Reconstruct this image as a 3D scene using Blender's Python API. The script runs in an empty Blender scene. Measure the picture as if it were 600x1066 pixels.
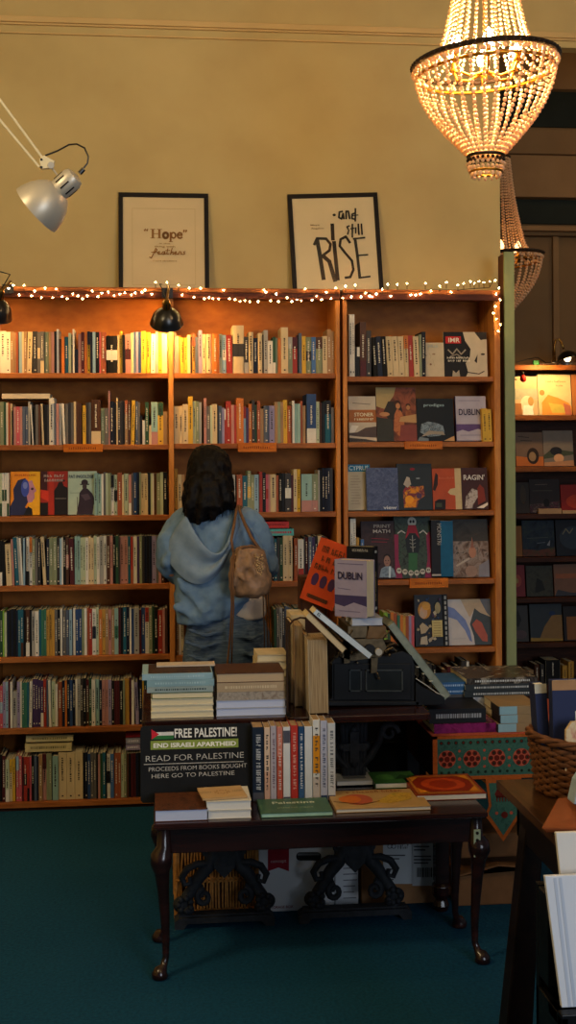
import bpy, math, random
from mathutils import Vector, Matrix
R=math.radians; PI=math.pi
rnd=random.Random(7)
scene=bpy.context.scene
COL=scene.collection
# ---------------------------------------------------------------- camera geometry (600 x 1066 frame)
F=1300.0; TH=R(6); HY=475.0; ROLL=0.006; EYE=1.6
RT=Vector((math.cos(TH),-math.sin(TH),0)); FW=Vector((math.sin(TH),math.cos(TH),0)); UP=Vector((0,0,1))
CAM=Vector((0,0,EYE))
def ray(px,py):
    u=px-300.0; v=HY-py
    c,s=math.cos(ROLL),math.sin(ROLL)
    u0=u*c+v*s; v0=-u*s+v*c
    return RT*u0+UP*v0+FW*F
def py_(px,py,Y):
    d=ray(px,py); return CAM+d*(Y/d.y)
def pz_(px,py,Z):
    d=ray(px,py); return CAM+d*((Z-EYE)/d.z)
def scl(Y): return Y/F*1.01        # metres per pixel, roughly
# ---------------------------------------------------------------- materials
MATS={}
def _nt(name):
    m=bpy.data.materials.new(name); m.use_nodes=True
    nt=m.node_tree; b=nt.nodes['Principled BSDF']; return m,nt,b
def hexc(h):
    if isinstance(h,(tuple,list)): return tuple(h)
    h=h.lstrip('#'); o=[]
    for i in (0,2,4):
        c=int(h[i:i+2],16)/255; o.append(c/12.92 if c<=.04045 else ((c+.055)/1.055)**2.4)
    return tuple(o)
def pm(c,rough=.6,var=.12,scale=30,stretch=(1,1,1),metal=0,bump=0,spec=.16,c2=None,name='surface'):
    c=hexc(c); c2=hexc(c2) if c2 else None
    key=(c,rough,var,scale,stretch,metal,bump,spec,c2)
    if key in MATS: return MATS[key]
    m,nt,b=_nt(name); N=nt.nodes; L=nt.links
    tc=N.new('ShaderNodeTexCoord'); mp=N.new('ShaderNodeMapping'); mp.inputs['Scale'].default_value=stretch
    L.new(tc.outputs['Object'],mp.inputs['Vector'])
    nz=N.new('ShaderNodeTexNoise'); nz.inputs['Scale'].default_value=scale; nz.inputs['Detail'].default_value=4
    L.new(mp.outputs[0],nz.inputs['Vector'])
    rp=N.new('ShaderNodeValToRGB'); rp.color_ramp.elements[0].position=.3; rp.color_ramp.elements[1].position=.7
    a=c2 if c2 else tuple(x*(1-var) for x in c); d=c if c2 else tuple(min(1,x*(1+var)) for x in c)
    rp.color_ramp.elements[0].color=(*a,1); rp.color_ramp.elements[1].color=(*d,1)
    L.new(nz.outputs['Fac'],rp.inputs[0]); L.new(rp.outputs[0],b.inputs['Base Color'])
    b.inputs['Roughness'].default_value=rough; b.inputs['Metallic'].default_value=metal
    b.inputs['Specular IOR Level'].default_value=spec
    if bump:
        bp=N.new('ShaderNodeBump'); bp.inputs['Strength'].default_value=bump; bp.inputs['Distance'].default_value=.01
        L.new(nz.outputs['Fac'],bp.inputs['Height']); L.new(bp.outputs[0],b.inputs['Normal'])
    MATS[key]=m; return m
def wood(c1,c2,stretch=(1,8,8),scale=3,rough=.5,spec=.14,bump=.05):
    key=('w',c1,c2,stretch,scale,rough,spec)
    if key in MATS: return MATS[key]
    m,nt,b=_nt('wood'); N=nt.nodes; L=nt.links
    tc=N.new('ShaderNodeTexCoord'); mp=N.new('ShaderNodeMapping'); mp.inputs['Scale'].default_value=stretch
    L.new(tc.outputs['Object'],mp.inputs['Vector'])
    nz=N.new('ShaderNodeTexNoise'); nz.inputs['Scale'].default_value=scale; nz.inputs['Detail'].default_value=8; nz.inputs['Distortion'].default_value=.6
    L.new(mp.outputs[0],nz.inputs['Vector'])
    n2=N.new('ShaderNodeTexNoise'); n2.inputs['Scale'].default_value=scale*6; n2.inputs['Detail'].default_value=3
    L.new(mp.outputs[0],n2.inputs['Vector'])
    mx=N.new('ShaderNodeMath'); mx.operation='MULTIPLY_ADD'; mx.inputs[1].default_value=.35
    L.new(n2.outputs['Fac'],mx.inputs[0]); 
    m2=N.new('ShaderNodeMath'); m2.operation='MULTIPLY'; m2.inputs[1].default_value=.65
    L.new(nz.outputs['Fac'],m2.inputs[0]); L.new(m2.outputs[0],mx.inputs[2])
    rp=N.new('ShaderNodeValToRGB'); rp.color_ramp.elements[0].position=.36; rp.color_ramp.elements[1].position=.64
    rp.color_ramp.elements[0].color=(*hexc(c1),1); rp.color_ramp.elements[1].color=(*hexc(c2),1)
    L.new(mx.outputs[0],rp.inputs[0]); L.new(rp.outputs[0],b.inputs['Base Color'])
    b.inputs['Roughness'].default_value=rough; b.inputs['Specular IOR Level'].default_value=spec
    bp=N.new('ShaderNodeBump'); bp.inputs['Strength'].default_value=bump; bp.inputs['Distance'].default_value=.005
    L.new(mx.outputs[0],bp.inputs['Height']); L.new(bp.outputs[0],b.inputs['Normal'])
    MATS[key]=m; return m
def emis(c,strength,name='glow'):
    key=('e',c,strength)
    if key in MATS: return MATS[key]
    m,nt,b=_nt(name); b.inputs['Base Color'].default_value=(*c,1)
    b.inputs['Emission Color'].default_value=(*c,1); b.inputs['Emission Strength'].default_value=strength
    MATS[key]=m; return m
def mottled(cols,scale=12,key=None,rough=.5,stretch=(1,1,1),dist=1.0):
    """printed picture: blotches of several inks"""
    k=('mt',tuple(cols),scale,stretch,dist)
    if k in MATS: return MATS[k]
    m,nt,b=_nt('printed_picture'); N=nt.nodes; L=nt.links
    tc=N.new('ShaderNodeTexCoord'); mp=N.new('ShaderNodeMapping'); mp.inputs['Scale'].default_value=stretch
    L.new(tc.outputs['Object'],mp.inputs['Vector'])
    nz=N.new('ShaderNodeTexNoise'); nz.inputs['Scale'].default_value=scale; nz.inputs['Detail'].default_value=5; nz.inputs['Distortion'].default_value=dist
    L.new(mp.outputs[0],nz.inputs['Vector'])
    rp=N.new('ShaderNodeValToRGB'); e=rp.color_ramp.elements
    n=len(cols); e[0].position=.3; e[0].color=(*hexc(cols[0]),1); e[1].position=.7; e[1].color=(*hexc(cols[-1]),1)
    for i in range(1,n-1):
        q=e.new(.3+.4*i/(n-1)); q.color=(*hexc(cols[i]),1)
    L.new(nz.outputs['Fac'],rp.inputs[0]); L.new(rp.outputs[0],b.inputs['Base Color']); b.inputs['Roughness'].default_value=rough; b.inputs['Specular IOR Level'].default_value=.14
    MATS[k]=m; return m
# ---------------------------------------------------------------- mesh builder
ORG={}
_TX={}
def glyphs(s,bold=0.0):
    k=(s,bold)
    if k in _TX: return _TX[k]
    cu=bpy.data.curves.new('t','FONT'); cu.body=s; cu.offset=bold; cu.fill_mode='FRONT'; cu.resolution_u=3
    o=bpy.data.objects.new('t',cu); COL.objects.link(o)
    dg=bpy.context.evaluated_depsgraph_get(); me=bpy.data.meshes.new_from_object(o.evaluated_get(dg))
    vs=[v.co.copy() for v in me.vertices]; fs=[tuple(p.vertices) for p in me.polygons]
    bpy.data.objects.remove(o); bpy.data.curves.remove(cu); bpy.data.meshes.remove(me)
    if not vs: _TX[k]=([],[],1,1); return _TX[k]
    x0=min(v.x for v in vs); x1=max(v.x for v in vs); y0=min(v.y for v in vs); y1=max(v.y for v in vs)
    _TX[k]=([(v.x-x0,v.y-y0) for v in vs],fs,x1-x0,y1-y0); return _TX[k]
REAL={'FREE PALESTINE!','END ISRAELI APARTHEID','READ FOR PALESTINE','PROCEEDS FROM BOOKS BOUGHT','HERE GO TO PALESTINE','DUBLIN','IMR','STONER','PAT INGOLDSBY','prodiges','CYPRUS','view',"RAGIN'",'PRINT','MATH','MONSTRI','concept','STORAGE BOX','EL','is the','thing with','Maya','Angelou','Palestine'}
def scrawl(t):
    """lettering too small to read in the photograph: broken strokes, one cluster per letter"""
    r=random.Random(t); vs=[];fs=[];x=0
    def bar(a,b,c,d):
        k=len(vs); vs.extend([(a,b),(c,b),(c,d),(a,d)]); fs.append((k,k+1,k+2,k+3))
    for ch in t:
        if ch==' ': x+=.35; continue
        h=1.0 if ch.isupper() else r.choice((.7,.7,1.0)); w=r.uniform(.3,.55)
        bar(x,0,x+.13,h)
        if r.random()<.7: bar(x+w-.13,0,x+w,h*r.choice((.5,1)))
        q=r.uniform(.2,.8)*h; bar(x+.1,q,x+w-.08,min(h,q+.14))
        if r.random()<.5: bar(x+.1,h-.13,x+w-.08,h)
        x+=w+.2
    return vs,fs,x-.2,1.0
class M:
    def __init__(s): s.v=[];s.f=[];s.fm=[];s.m=[]
    def mi(s,mat):
        if mat not in s.m: s.m.append(mat)
        return s.m.index(mat)
    def add(s,vs,fs,mat):
        b=len(s.v); s.v+= [Vector(v) for v in vs]; i=s.mi(mat)
        for f in fs: s.f.append([b+k for k in f]); s.fm.append(i)
    def box(s,x0,x1,y0,y1,z0,z1,mat,T=None):
        if x0>x1:x0,x1=x1,x0
        if y0>y1:y0,y1=y1,y0
        if z0>z1:z0,z1=z1,z0
        vs=[Vector((x,y,z)) for z in (z0,z1) for x,y in ((x0,y0),(x1,y0),(x1,y1),(x0,y1))]
        if T is not None: vs=[T@v for v in vs]
        s.add(vs,[(3,2,1,0),(4,5,6,7),(0,1,5,4),(1,2,6,5),(2,3,7,6),(3,0,4,7)],mat)
    def prism(s,pts,y0,y1,mat,T=None):
        """pts: (x,z) outline, extruded along y"""
        n=len(pts); a=sum(pts[i][0]*pts[(i+1)%n][1]-pts[(i+1)%n][0]*pts[i][1] for i in range(n))
        if a<0: pts=pts[::-1]
        vs=[Vector((x,y0,z)) for x,z in pts]+[Vector((x,y1,z)) for x,z in pts]
        if T is not None: vs=[T@v for v in vs]
        fs=[tuple(range(n)),tuple(range(2*n-1,n-1,-1))]+[(i,n+i,n+(i+1)%n,(i+1)%n) for i in range(n)]
        s.add(vs,fs,mat)
    def loft(s,rings,mat,caps=True):
        n=len(rings[0]); vs=[p for r in rings for p in r]; fs=[]
        for k in range(len(rings)-1):
            for i in range(n): fs.append((k*n+i,k*n+(i+1)%n,(k+1)*n+(i+1)%n,(k+1)*n+i))
        if caps: fs.append(tuple(range(n-1,-1,-1))); fs.append(tuple(range((len(rings)-1)*n,len(rings)*n)))
        s.add(vs,fs,mat)
    def tube(s,pts,r,mat,n=8,closed=False,flat=1.0):
        pts=[Vector(p) for p in pts]; k=len(pts)
        rs=r if isinstance(r,(list,tuple)) else [r]*k
        up=None; rings=[]
        for i,p in enumerate(pts):
            a=pts[(i-1)%k] if (closed or i>0) else p; b=pts[(i+1)%k] if (closed or i<k-1) else p
            t=(b-a).normalized() if (b-a).length>1e-9 else Vector((0,0,1))
            if up is None:
                up=Vector((0,1,0)) if abs(t.y)<.9 else Vector((1,0,0))
            x=(up-t*up.dot(t)); x=x.normalized() if x.length>1e-6 else t.orthogonal().normalized()
            y=t.cross(x); up=x
            rings.append([p+(x*math.cos(q)*flat+y*math.sin(q))*rs[i] for q in [2*PI*j/n for j in range(n)]])
        if closed: rings.append(rings[0]); s.loft(rings,mat,False)
        else: s.loft(rings,mat,True)
    def lathe(s,prof,mat,n=24,T=None,caps=False):
        rings=[]
        for r,z in prof:
            rg=[Vector((r*math.cos(2*PI*j/n),r*math.sin(2*PI*j/n),z)) for j in range(n)]
            rings.append([T@p for p in rg] if T is not None else rg)
        s.loft(rings,mat,caps)
    def ball(s,c,r,mat,n=8,k=5,sc=(1,1,1)):
        c=Vector(c); rings=[]
        vs=[];fs=[]
        for i in range(1,k):
            a=PI*i/k
            vs+=[c+Vector((r*math.sin(a)*math.cos(2*PI*j/n)*sc[0],r*math.sin(a)*math.sin(2*PI*j/n)*sc[1],-r*math.cos(a)*sc[2])) for j in range(n)]
        for i in range(k-2):
            for j in range(n): fs.append((i*n+j,i*n+(j+1)%n,(i+1)*n+(j+1)%n,(i+1)*n+j))
        b=len(vs); vs+=[c+Vector((0,0,-r*sc[2])),c+Vector((0,0,r*sc[2]))]
        for j in range(n): fs.append((b,(j+1)%n,j)); fs.append((b+1,(k-2)*n+j,(k-2)*n+(j+1)%n))
        s.add(vs,fs,mat)
    def text(s,t,o,ux,uy,mat,h=None,w=None,bold=0.0,anchor='c'):
        vs,fs,tw,th=glyphs(t,bold) if t in REAL else scrawl(t)
        if not vs: return
        sx=(w/tw) if w else h/th; sy=(h/th) if h else sx
        if h and not w: sx=h/th
        ox=-tw*sx/2 if anchor=='c' else 0
        o=Vector(o);ux=Vector(ux);uy=Vector(uy)
        s.add([o+ux*(ox+x*sx)+uy*(y*sy) for x,y in vs],fs,mat)
    def build(s,name,parent=None,loc=None,rot=None,smooth=None,bevel=0,world=False,mods=None):
        me=bpy.data.meshes.new(name)
        org=Vector((0,0,0))
        if world:
            if parent is not None: org=ORG[parent.name]
            else:
                xs=[v.x for v in s.v];ys=[v.y for v in s.v];zs=[v.z for v in s.v]
                org=Vector(((min(xs)+max(xs))/2,(min(ys)+max(ys))/2,min(zs)))
        me.from_pydata([tuple(v-org) for v in s.v],[],s.f)
        for m in s.m: me.materials.append(m)
        for p,i in zip(me.polygons,s.fm): p.material_index=i
        if smooth is not None:
            me.shade_smooth()
            if smooth<3: me.set_sharp_from_angle(angle=smooth)
        me.update()
        o=bpy.data.objects.new(name,me); COL.objects.link(o)
        if parent is not None: o.parent=parent
        elif world: o.location=org; ORG[o.name]=org
        if world and parent is not None: ORG[o.name]=org
        if loc is not None: o.location=loc
        if rot is not None: o.rotation_euler=rot
        if bevel:
            b=o.modifiers.new('b','BEVEL'); b.width=bevel; b.segments=2; b.limit_method='ANGLE'; b.angle_limit=R(40)
            b.harden_normals=False
        return o
def tag(o,label,cat,group=None,kind=None):
    if label: o['label']=label
    if cat: o['category']=cat
    if group: o['group']=group
    if kind: o['kind']=kind
    return o
def struct(o,label=None):
    o['kind']='structure'
    if label: o['label']=label
    return o
def empty(name,loc,label,cat,group=None,rot=(0,0,0)):
    o=bpy.data.objects.new(name,None); COL.objects.link(o); o.location=loc; o.rotation_euler=rot
    o.empty_display_size=.05; ORG[o.name]=Vector(loc)
    return tag(o,label,cat,group)
def copy_tree(o,parent=None):
    c=o.copy(); COL.objects.link(c)
    if parent is not None: c.parent=parent
    for ch in list(o.children): copy_tree(ch,c)
    return c
def light(name,kind,loc,energy,color,**k):
    l=bpy.data.lights.new(name,kind); l.energy=energy; l.color=color
    for a,b in k.items(): setattr(l,a,b)
    o=bpy.data.objects.new(name,l); COL.objects.link(o); o.location=loc; return o
# ---------------------------------------------------------------- palette
PAL=dict(w='cfc8b4',c='c9ae7c',t='9c7448',o='c4661c',y='cf9d1e',r='a32a1c',m='4c1618',p='b07468',u='3f2a52',l='8d7f9e',
 b='25406e',n='141a2c',s='7f9fb0',a='82a698',e='17566a',g='27492f',v='7d8560',k='141312',d='33302e',h='5f5a54',i='98948a',x='4a2a18',
 z='9c4a26',f='a9b48c',q='7fae2c',j='4a5568',G='2f6a50',Y='b8842a',P='c04a54',W='e2ded2',B='3a66a0')
for _k,_v in list(PAL.items()):
    _c=[int(_v[i:i+2],16) for i in (0,2,4)]; _g=sum(_c)/3; PAL[_k]=''.join('%02x'%round(q*.84+_g*.16) for q in _c)
NAMES=dict(w='cream',c='beige',t='tan',o='orange',y='yellow',r='red',m='maroon',p='pink',u='purple',l='lilac',b='blue',n='navy',s='sky-blue',
 a='aqua',e='teal',g='green',v='olive',k='black',d='charcoal',h='grey',i='silver-grey',x='brown',z='rust',f='pistachio',q='lime',j='slate',
 G='emerald',Y='ochre',P='rose',W='white',B='bright-blue')
PAGES=pm('cfc2a0',.8,.1,60,(1,1,40))
PAGEW=pm('d8d6d0',.8,.08,60,(1,1,60))
PAGEB=pm('b4bed8',.8,.06,60,(1,1,60))
WOODL=wood('7a431c','a26330',(1,6,6),3)        # shelves: grain along x
WOODV=wood('9c5c2a','c0803e',(8,8,1),3)
WOODB=wood('8a4f20','b06c2a',(1.2,6,2.2),2.2,rough=.55)
DARKW=wood('120807','2a1310',(1,10,10),4,rough=.22,spec=.5)
BLACK=pm('0c0c0e',.35,.2,20); IRON=pm('24272c',.6,.3,40,bump=.3); BRASS=pm('8a6a30',.3,.1,20,metal=1)
INK=pm('15120f',.6); CREAM=pm('d9cba6',.6,.05); WHITE=pm('e0dedb',.6,.04); KRAFT=pm('8a6543',.8,.12,18)
# ---------------------------------------------------------------- the setting
YF=5.75; YB=6.03; YW=6.07            # shelf edges, back panels, wall
CASETOP=py_(178,300,YF).z
WALLM=pm('c3ac74',.85,.05,3,bump=.08,c2='b8a06a')
WALLR=py_(521,240,YW).x; OPENZ=py_(560,43,YW).z
m=M(); m.box(-3.2,WALLR,YW,YW+.16,0,4.3,WALLM)
m.box(WALLR,4.2,YW,YW+.16,OPENZ,4.3,WALLM); struct(m.build('wall_back'))
# picture rail: two thin lips with a flat band between
m=M(); z1=py_(150,26,YW).z; z2=py_(150,37.5,YW).z
RAIL=pm('c9a970',.7,.05,4)
m.box(-3.2,4.2,YW-.028,YW,z1-.010,z1+.018,RAIL); m.box(-3.2,4.2,YW-.018,YW,z1-.02,z1-.010,RAIL); m.box(-3.2,4.2,YW-.008,YW,z2,z1-.02,WALLM)
m.box(-3.2,WALLR+.0,YW-.014,YW,z2-.008,z2,RAIL); struct(m.build('trim_1',bevel=.003))
CARPET=pm('134660',.95,.35,90,bump=.5,c2='0d344c',spec=.1)
m=M(); m.box(-3.2,4.2,-1.5,9,-.05,0,CARPET); struct(m.build('floor'))
m=M(); m.box(-3.36,-3.2,-1.5,YW+.16,0,4.3,WALLM); struct(m.build('wall_left'))
m=M(); m.box(-3.2,4.2,-1.5,YW+.16,4.3,4.4,pm('b8aa8c',.9,.04,5)); struct(m.build('ceiling'))
# back room seen through the opening on the right
Y2=7.85
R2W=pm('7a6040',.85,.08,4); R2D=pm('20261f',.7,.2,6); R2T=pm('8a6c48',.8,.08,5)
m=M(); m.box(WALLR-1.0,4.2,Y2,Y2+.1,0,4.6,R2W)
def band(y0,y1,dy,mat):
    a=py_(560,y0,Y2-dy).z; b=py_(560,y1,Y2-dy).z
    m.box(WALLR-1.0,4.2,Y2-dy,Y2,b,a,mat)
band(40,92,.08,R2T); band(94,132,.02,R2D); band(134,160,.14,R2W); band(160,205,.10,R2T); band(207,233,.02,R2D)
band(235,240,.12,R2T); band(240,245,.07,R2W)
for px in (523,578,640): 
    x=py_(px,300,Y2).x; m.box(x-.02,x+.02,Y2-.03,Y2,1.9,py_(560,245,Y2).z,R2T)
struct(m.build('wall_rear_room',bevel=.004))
m=M(); m.box(4.1,4.26,YW+.16,Y2,0,4.6,R2W); m.box(WALLR-1.1,WALLR-1.0,YW+.16,Y2,0,4.6,R2W); struct(m.build('wall_right'))
m=M(); m.box(WALLR-1.1,4.26,YW+.16,Y2+.1,4.6,4.7,R2W); struct(m.build('ceiling_rear_room'))
# sage green partition end standing at the opening
SAGE=pm('848c62',.6,.06,10,(4,4,1)); 
m=M(); x0=py_(526.5,480,5.78).x; x1=py_(537,480,5.78).x; zt=py_(532,262,5.78).z
m.box(x0,x1,5.78,5.80,0,zt,SAGE); m.box(x0+.004,x1-.002,5.80,5.905,0,zt-.004,wood('3a1c0e','5a3018',(8,3,1),3))
o=m.build('partition_panel',world=True,bevel=.002)
tag(o,'narrow sage green upright panel standing at the right end of the bookcase','panel')
# ---------------------------------------------------------------- bookcase
def X(px,py=470,Y=None): return py_(px,py,YF if Y is None else Y).x
LZ=[py_(90,y,YF).z for y in (388.3,463,537,609,683,757,833.5)]
MZ=[py_(265,y,YF).z for y in (388.5,461.5,533.5,606,681,756,833)]
RZ=[py_(440,y,YF).z for y in (392,460,532,603.5,675,745,833)]
bx=[X(-9),X(178.5),X(352.2),X(361.5),X(520.5)]
UT=.024
case=empty('bookcase',((bx[0]+bx[4])/2,5.9,0),'tall wooden wall bookcase with three bays under the two framed prints','bookcase')
def part(name,m,parent=case,**k): return m.build(name,parent,world=True,**k)
def upright(x,w=UT,zt=None,lean=0):
    m=M(); zt=zt or CASETOP-.02
    m.box(x-w/2,x+w/2,YF-.012,YB,0,zt,WOODV); part('upright',m,bevel=.003)
upright(bx[0]); upright(bx[1]); upright(bx[2]+.0,.02); upright(bx[3]-.008,.02); upright(bx[4]-.012,.03)
# top rails + tops
for a,b in ((bx[0],bx[2]+.01),(bx[3]-.018,bx[4]+.004)):
    m=M(); m.box(a,b,YF-.02,YB,CASETOP-.02,CASETOP,WOODL); m.box(a,b,YF-.026,YF-.002,CASETOP-.05,CASETOP-.02,wood('35160a','5a2a12',(1,6,6),3)); part('top_rail',m,bevel=.003)
m=M(); m.box(bx[0],bx[2],YB,YB+.012,0,CASETOP-.02,WOODB); m.box(bx[3]-.02,bx[4]-.01,YB,YB+.012,0,CASETOP-.02,WOODB); part('back_panel',m)
def shelf(a,b,z):
    m=M(); m.box(a,b,YF,YB-.001,z-.024,z,WOODL); part('shelf',m,bevel=.002)
for z in LZ: shelf(bx[0]+.012,bx[1]-.012,z)
for z in MZ: shelf(bx[1]+.012,bx[2]-.01,z)
for z in RZ: shelf(bx[3]+.003,bx[4]-.027,z)
m=M(); m.box(bx[0],bx[2],YF+.01,YF+.03,0,LZ[6]-.024,wood('1c0c06','2e160a',(1,6,6),3)); m.box(bx[3]-.018,bx[4]-.012,YF+.01,YF+.03,0,RZ[6]-.024,wood('1c0c06','2e160a',(1,6,6),3)); part('plinth',m)
HOLD=wood('9a4c08','c87018',(1,5,5),3)
for pa,pb,pt,pbm,which in ((66,107,462.3,470.3,'second shelf above the bare carpet'),(248,288,461,470.3,'second shelf right of the bell lamp'),(422,461,459.5,467.5,'shelf under the cover reading prodiges'),(427,467,602.5,611.5,'shelf under the skull-faced man cover')):
    y=YF-.014; A=py_(pa,pt,y); B=py_(pb,pbm,y)
    m=M(); m.box(A.x,B.x,y,YF-.0005,B.z,A.z,HOLD)
    zc=(A.z+B.z)/2; w=B.x-A.x
    n=13
    for i in range(n):
        xx=A.x+w*(.14+.72*i/n); m.box(xx,xx+w*.022,y-.0006,y,zc-.006,zc+rnd.uniform(.002,.006),pm('6a2c0a',.7))
    part('shelf_sign',m,bevel=.001)['label']='small orange wooden sign on the '+which
# ---------------------------------------------------------------- books
import re
def book_mesh(m,t,h,d,c,c2=None,hard=False,pages=PAGES,seed=0,marks=True,x=0):
    """book standing, spine towards -y, centred on x"""
    cm=pm(PAL[c],.5 if not hard else .65,.14,25,(1,1,.35)); r=random.Random(seed)
    b=.0012 if not hard else .002; ov=.0008 if not hard else .0025
    x0=x-t/2;x1=x+t/2
    if hard and t>.012:
        pts=[]
        k=5
        for i in range(k+1):
            a=PI*i/k; pts.append((x-math.cos(a)*t/2,-math.sin(a)*min(.006,t*.18)+.003))
        vs=[(px,pyy,0) for px,pyy in pts]+[(x1,.006,0),(x0,.006,0)]
        n=len(vs); vs2=vs+[(a_,b_,h) for a_,b_,_ in vs]
        m.add(vs2,[tuple(range(n))[::-1],tuple(range(n,2*n))]+[(i,(i+1)%n,n+(i+1)%n,n+i) for i in range(n)],cm)
    else: m.box(x0,x1,0,b*1.5,0,h,cm)
    m.box(x0,x0+b,b,d,0,h,cm); m.box(x1-b,x1,b,d,0,h,cm)
    m.box(x0+b,x1-b,b,d-ov,ov,h-ov*1.2,pages)
    yf=-.0004 if not(hard and t>.012) else -.0036
    if c2:
        cc=pm(PAL[c2],.5,.1,25); kind=r.choice((0,1,2)) 
        za,zb=((.0,.3),(.35,.62),(.68,1.0))[kind]
        m.box(x0+.0004,x1-.0004,yf,.001,h*za+.0005,h*zb-.0005,cc)
    if marks and t>.009:
        dark=sum(hexc(PAL[c]))/3<.22; ic=pm('c8bfa8' if dark else '2a2420',.6)
        zc=h*r.uniform(.3,.42); z=zc; top=h*r.uniform(.75,.93); gw=min(.008,t*.32)
        while z<top:
            l=r.uniform(.003,.008); m.box(x-gw/2,x+gw/2*r.uniform(.3,1),yf-.0003,.001,z,min(z+l,top),ic); z+=l+r.uniform(.002,.005)
        if r.random()<.5: m.box(x-gw/2,x+gw/2,yf-.0003,.001,h*.06,h*.09,ic)
ROWS={}
def row(bay,k,x0,base,h0,s):
    """s: colour letter, spine width in photo pixels, @height, +second colour, -n gap"""
    x=x0; out=[]
    for tk in s.split():
        if tk[0]=='-': x+=float(tk[1:]); continue
        g=re.match(r'([a-zA-Z])([\d.]+)(?:@([\d.]+))?(?:\+([a-zA-Z]))?(?:/(-?[\d.]+))?$',tk)
        w=float(g[2]); out.append(dict(bay=bay,row=k,x=x,w=w,h=float(g[3] or (h0+rnd.uniform(-.8,.8))),c=g[1],c2=g[4],base=base,lean=float(g[5] or 0))); x+=w
    x=x0; ln=0; ph=0
    for b in out:
        if b['lean']<ln and b['lean']<0: b['gap']=b['h']*math.tan(R(min(0,ln)-b['lean']))
        if ln>0 and b['lean']<ln: b['gap']=ph*math.tan(R(ln-max(0,b['lean'])))
        ln=b['lean']; ph=b['h']
    off=0
    for b in out: off+=b.get('gap',0); b['x']+=off
    end=out[-1]['x']+out[-1]['w']; lim={'L':174.6,'M':348.4,'R':600}[bay]
    if end>lim and k not in (5,6):
        q=(lim-x0)/(end-x0)
        for b in out: b['x']=x0+(b['x']-x0)*q; b['w']*=q
    ROWS[(bay,k)]=out
row('L',0,-3,388.3,43,'c3 w6@44 w5@43 t3 t2.5 z2.5 k1 s3@43 c2 t3 c5/1.5 d5 h3+c h4+c v5 t2.5 p3 k2.5 w2.2@46 x3@36 o3@38 e4@38 f3@42 k1.5@30 w1.8@46 n4@25 p3@41 m3.5@43 o3@43 y3+n n2.5 s3@43 k4@43 P1.2 z5.8@43 k12@39+w c2@40 y3@44 k3@40 p6@41+m c2.5 s2.5@43 l2.5@43 b3@43 y5@44 y5@43 w4.5@41/1 i2.5 y4@42 c3@42 f2.5@41')
row('L',1,0,463,45,'v4@45 g2.6@45 w2.4@44 z2@44 c2@43 k1.5@36 p3@40 P4@40 p2.5@40 j3@40 j3.5@40 i2 w1.5@42/-3 k2@40 h3@42 x2.5@42 c2@43/-2 k3@42 d2.5@42 w5.5@49 j2@44 p3@43 i3@43 w2.5@43/-2 h3@43 d3@44 h3@44 c2.4@45 x3@44 x3@43 -1 y3.5@41 d3@44 h2.6@44 x10.5@47+c v4@38 h4@38 p1.8@56 n4@45 k2.8@44 c1.4@49 d3@45 d2.5@46 k2 t3.5@46+z x3@45 y3.6@46/1.5 j3@45 h2@44 k2.5@30 w3@25 g4@44 c2.5@20 a7@44+p y6@44+g t2@34 t2.4@34')
row('L',2,0,537,44,'f2.4@45+g w2.4@45+g w2.4@45+g w2.4@45+g -91.2 a4@44 a4@43 w2@43 h2.6 f2.6 v2.8 w3.4@42+k f3.6@42+k z5@44 c2@42 f5@43 p3@42+w h2@43 b4@44 n2.6@44 v1.6 c3.4@43 c4@43 n3@44 f2@43 w1.4@43 x3@43 v4@43 f3@44 k4.6@44')
row('L',3,0,609,49,'k2.6@47+w k2.8@46 c6@43/-2 p2.2@48/-2 e4.2@50/-3 i2@50/-3 w2@49/-3 s2@49 n1.6 w3@50+k w3@50+o v3@48 h2.6 d3 c3.4@50/-3 n3@48 v4@49 v4@49 d3 s2 w1.4@49 k3 x3@50+p m5@48/-1.5 a2.6@50 a3@50 f3 f2.8 w2.8 c2.8 c2.8 f3@50 w3@49 i4@50 w3.4@50 x3.6@50 p2.8@50 k3@49 g3@50 d1.6 p4@49 p4@49 e3@49 r2.6@49+z w4@49 u2.6 v2.6@50 d2.4 n2.6@49 k2.6 n2.6 l4.6@49 h2.6 p2.6 x3@49')
row('L',4,0,683,49,'g3@48 q1.6@48 f2.6@46 n2.4@48 k2.4 n2.4 k2.4 n2.4 e2.8@49 e2.8@49+x k2.6 x4@49+w k2 i3.6@47 w4@47 e2.6 G2.6@48 G2.8 Y3@48 Y3@48 Y2.6@48 h3@48 k3@48 w2@49 h3.6@47 j3.8@47 s3@48 k1 w2.4@49 b3.4@48 b3.4@48 v2.6@48 w2.6@49 z2@49 r3.6@48 w4@48+n f3@49 o3.4@47 Y3.4@47 t3.2@47 p3.2@47 t3.2@47 a4@48+G m2.4@49 k2.6 e3.4@49 n3.4@49 w2 b2.6@47 i5.4@48 m2.4@46 b4@48 w4@48+r v3.4@48 g2 k4@48 r5@45 p2.4@46 x2.6@47')
row('L',5,0,757,49,'P3@44+s l3@48 s2.8@48 m2.2@50 w2@48 i5@38 l3@48 w2@48 G2.8@47 G2.6@47 e2@47 w2.8@48/1 u3@50 u2.6@50 u2.8@49 u3@48+w r3@50 j2 w2.4@49/-1 f4@47 w2.6@44 z4.6@46 n3@48 o2@48 n3@48 b2.8@48 n3@48 w2@49 i3.2@49 d3 k3 x3@48+m g2.8 w3.8@48 a4@48 n3@47 p3.2@47 p3.2@47 l3.4@47 k3@46 m2.6@46 m2.8@46 k3.6@46 v2@47 Y2.4@48 Y2@48 m2.4 w2.8@46 l3.6@44/-2 n3.4@46 y1.6@47 e3@47 e2.6@47 e3@47 k1 Y5@47+w')
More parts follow.
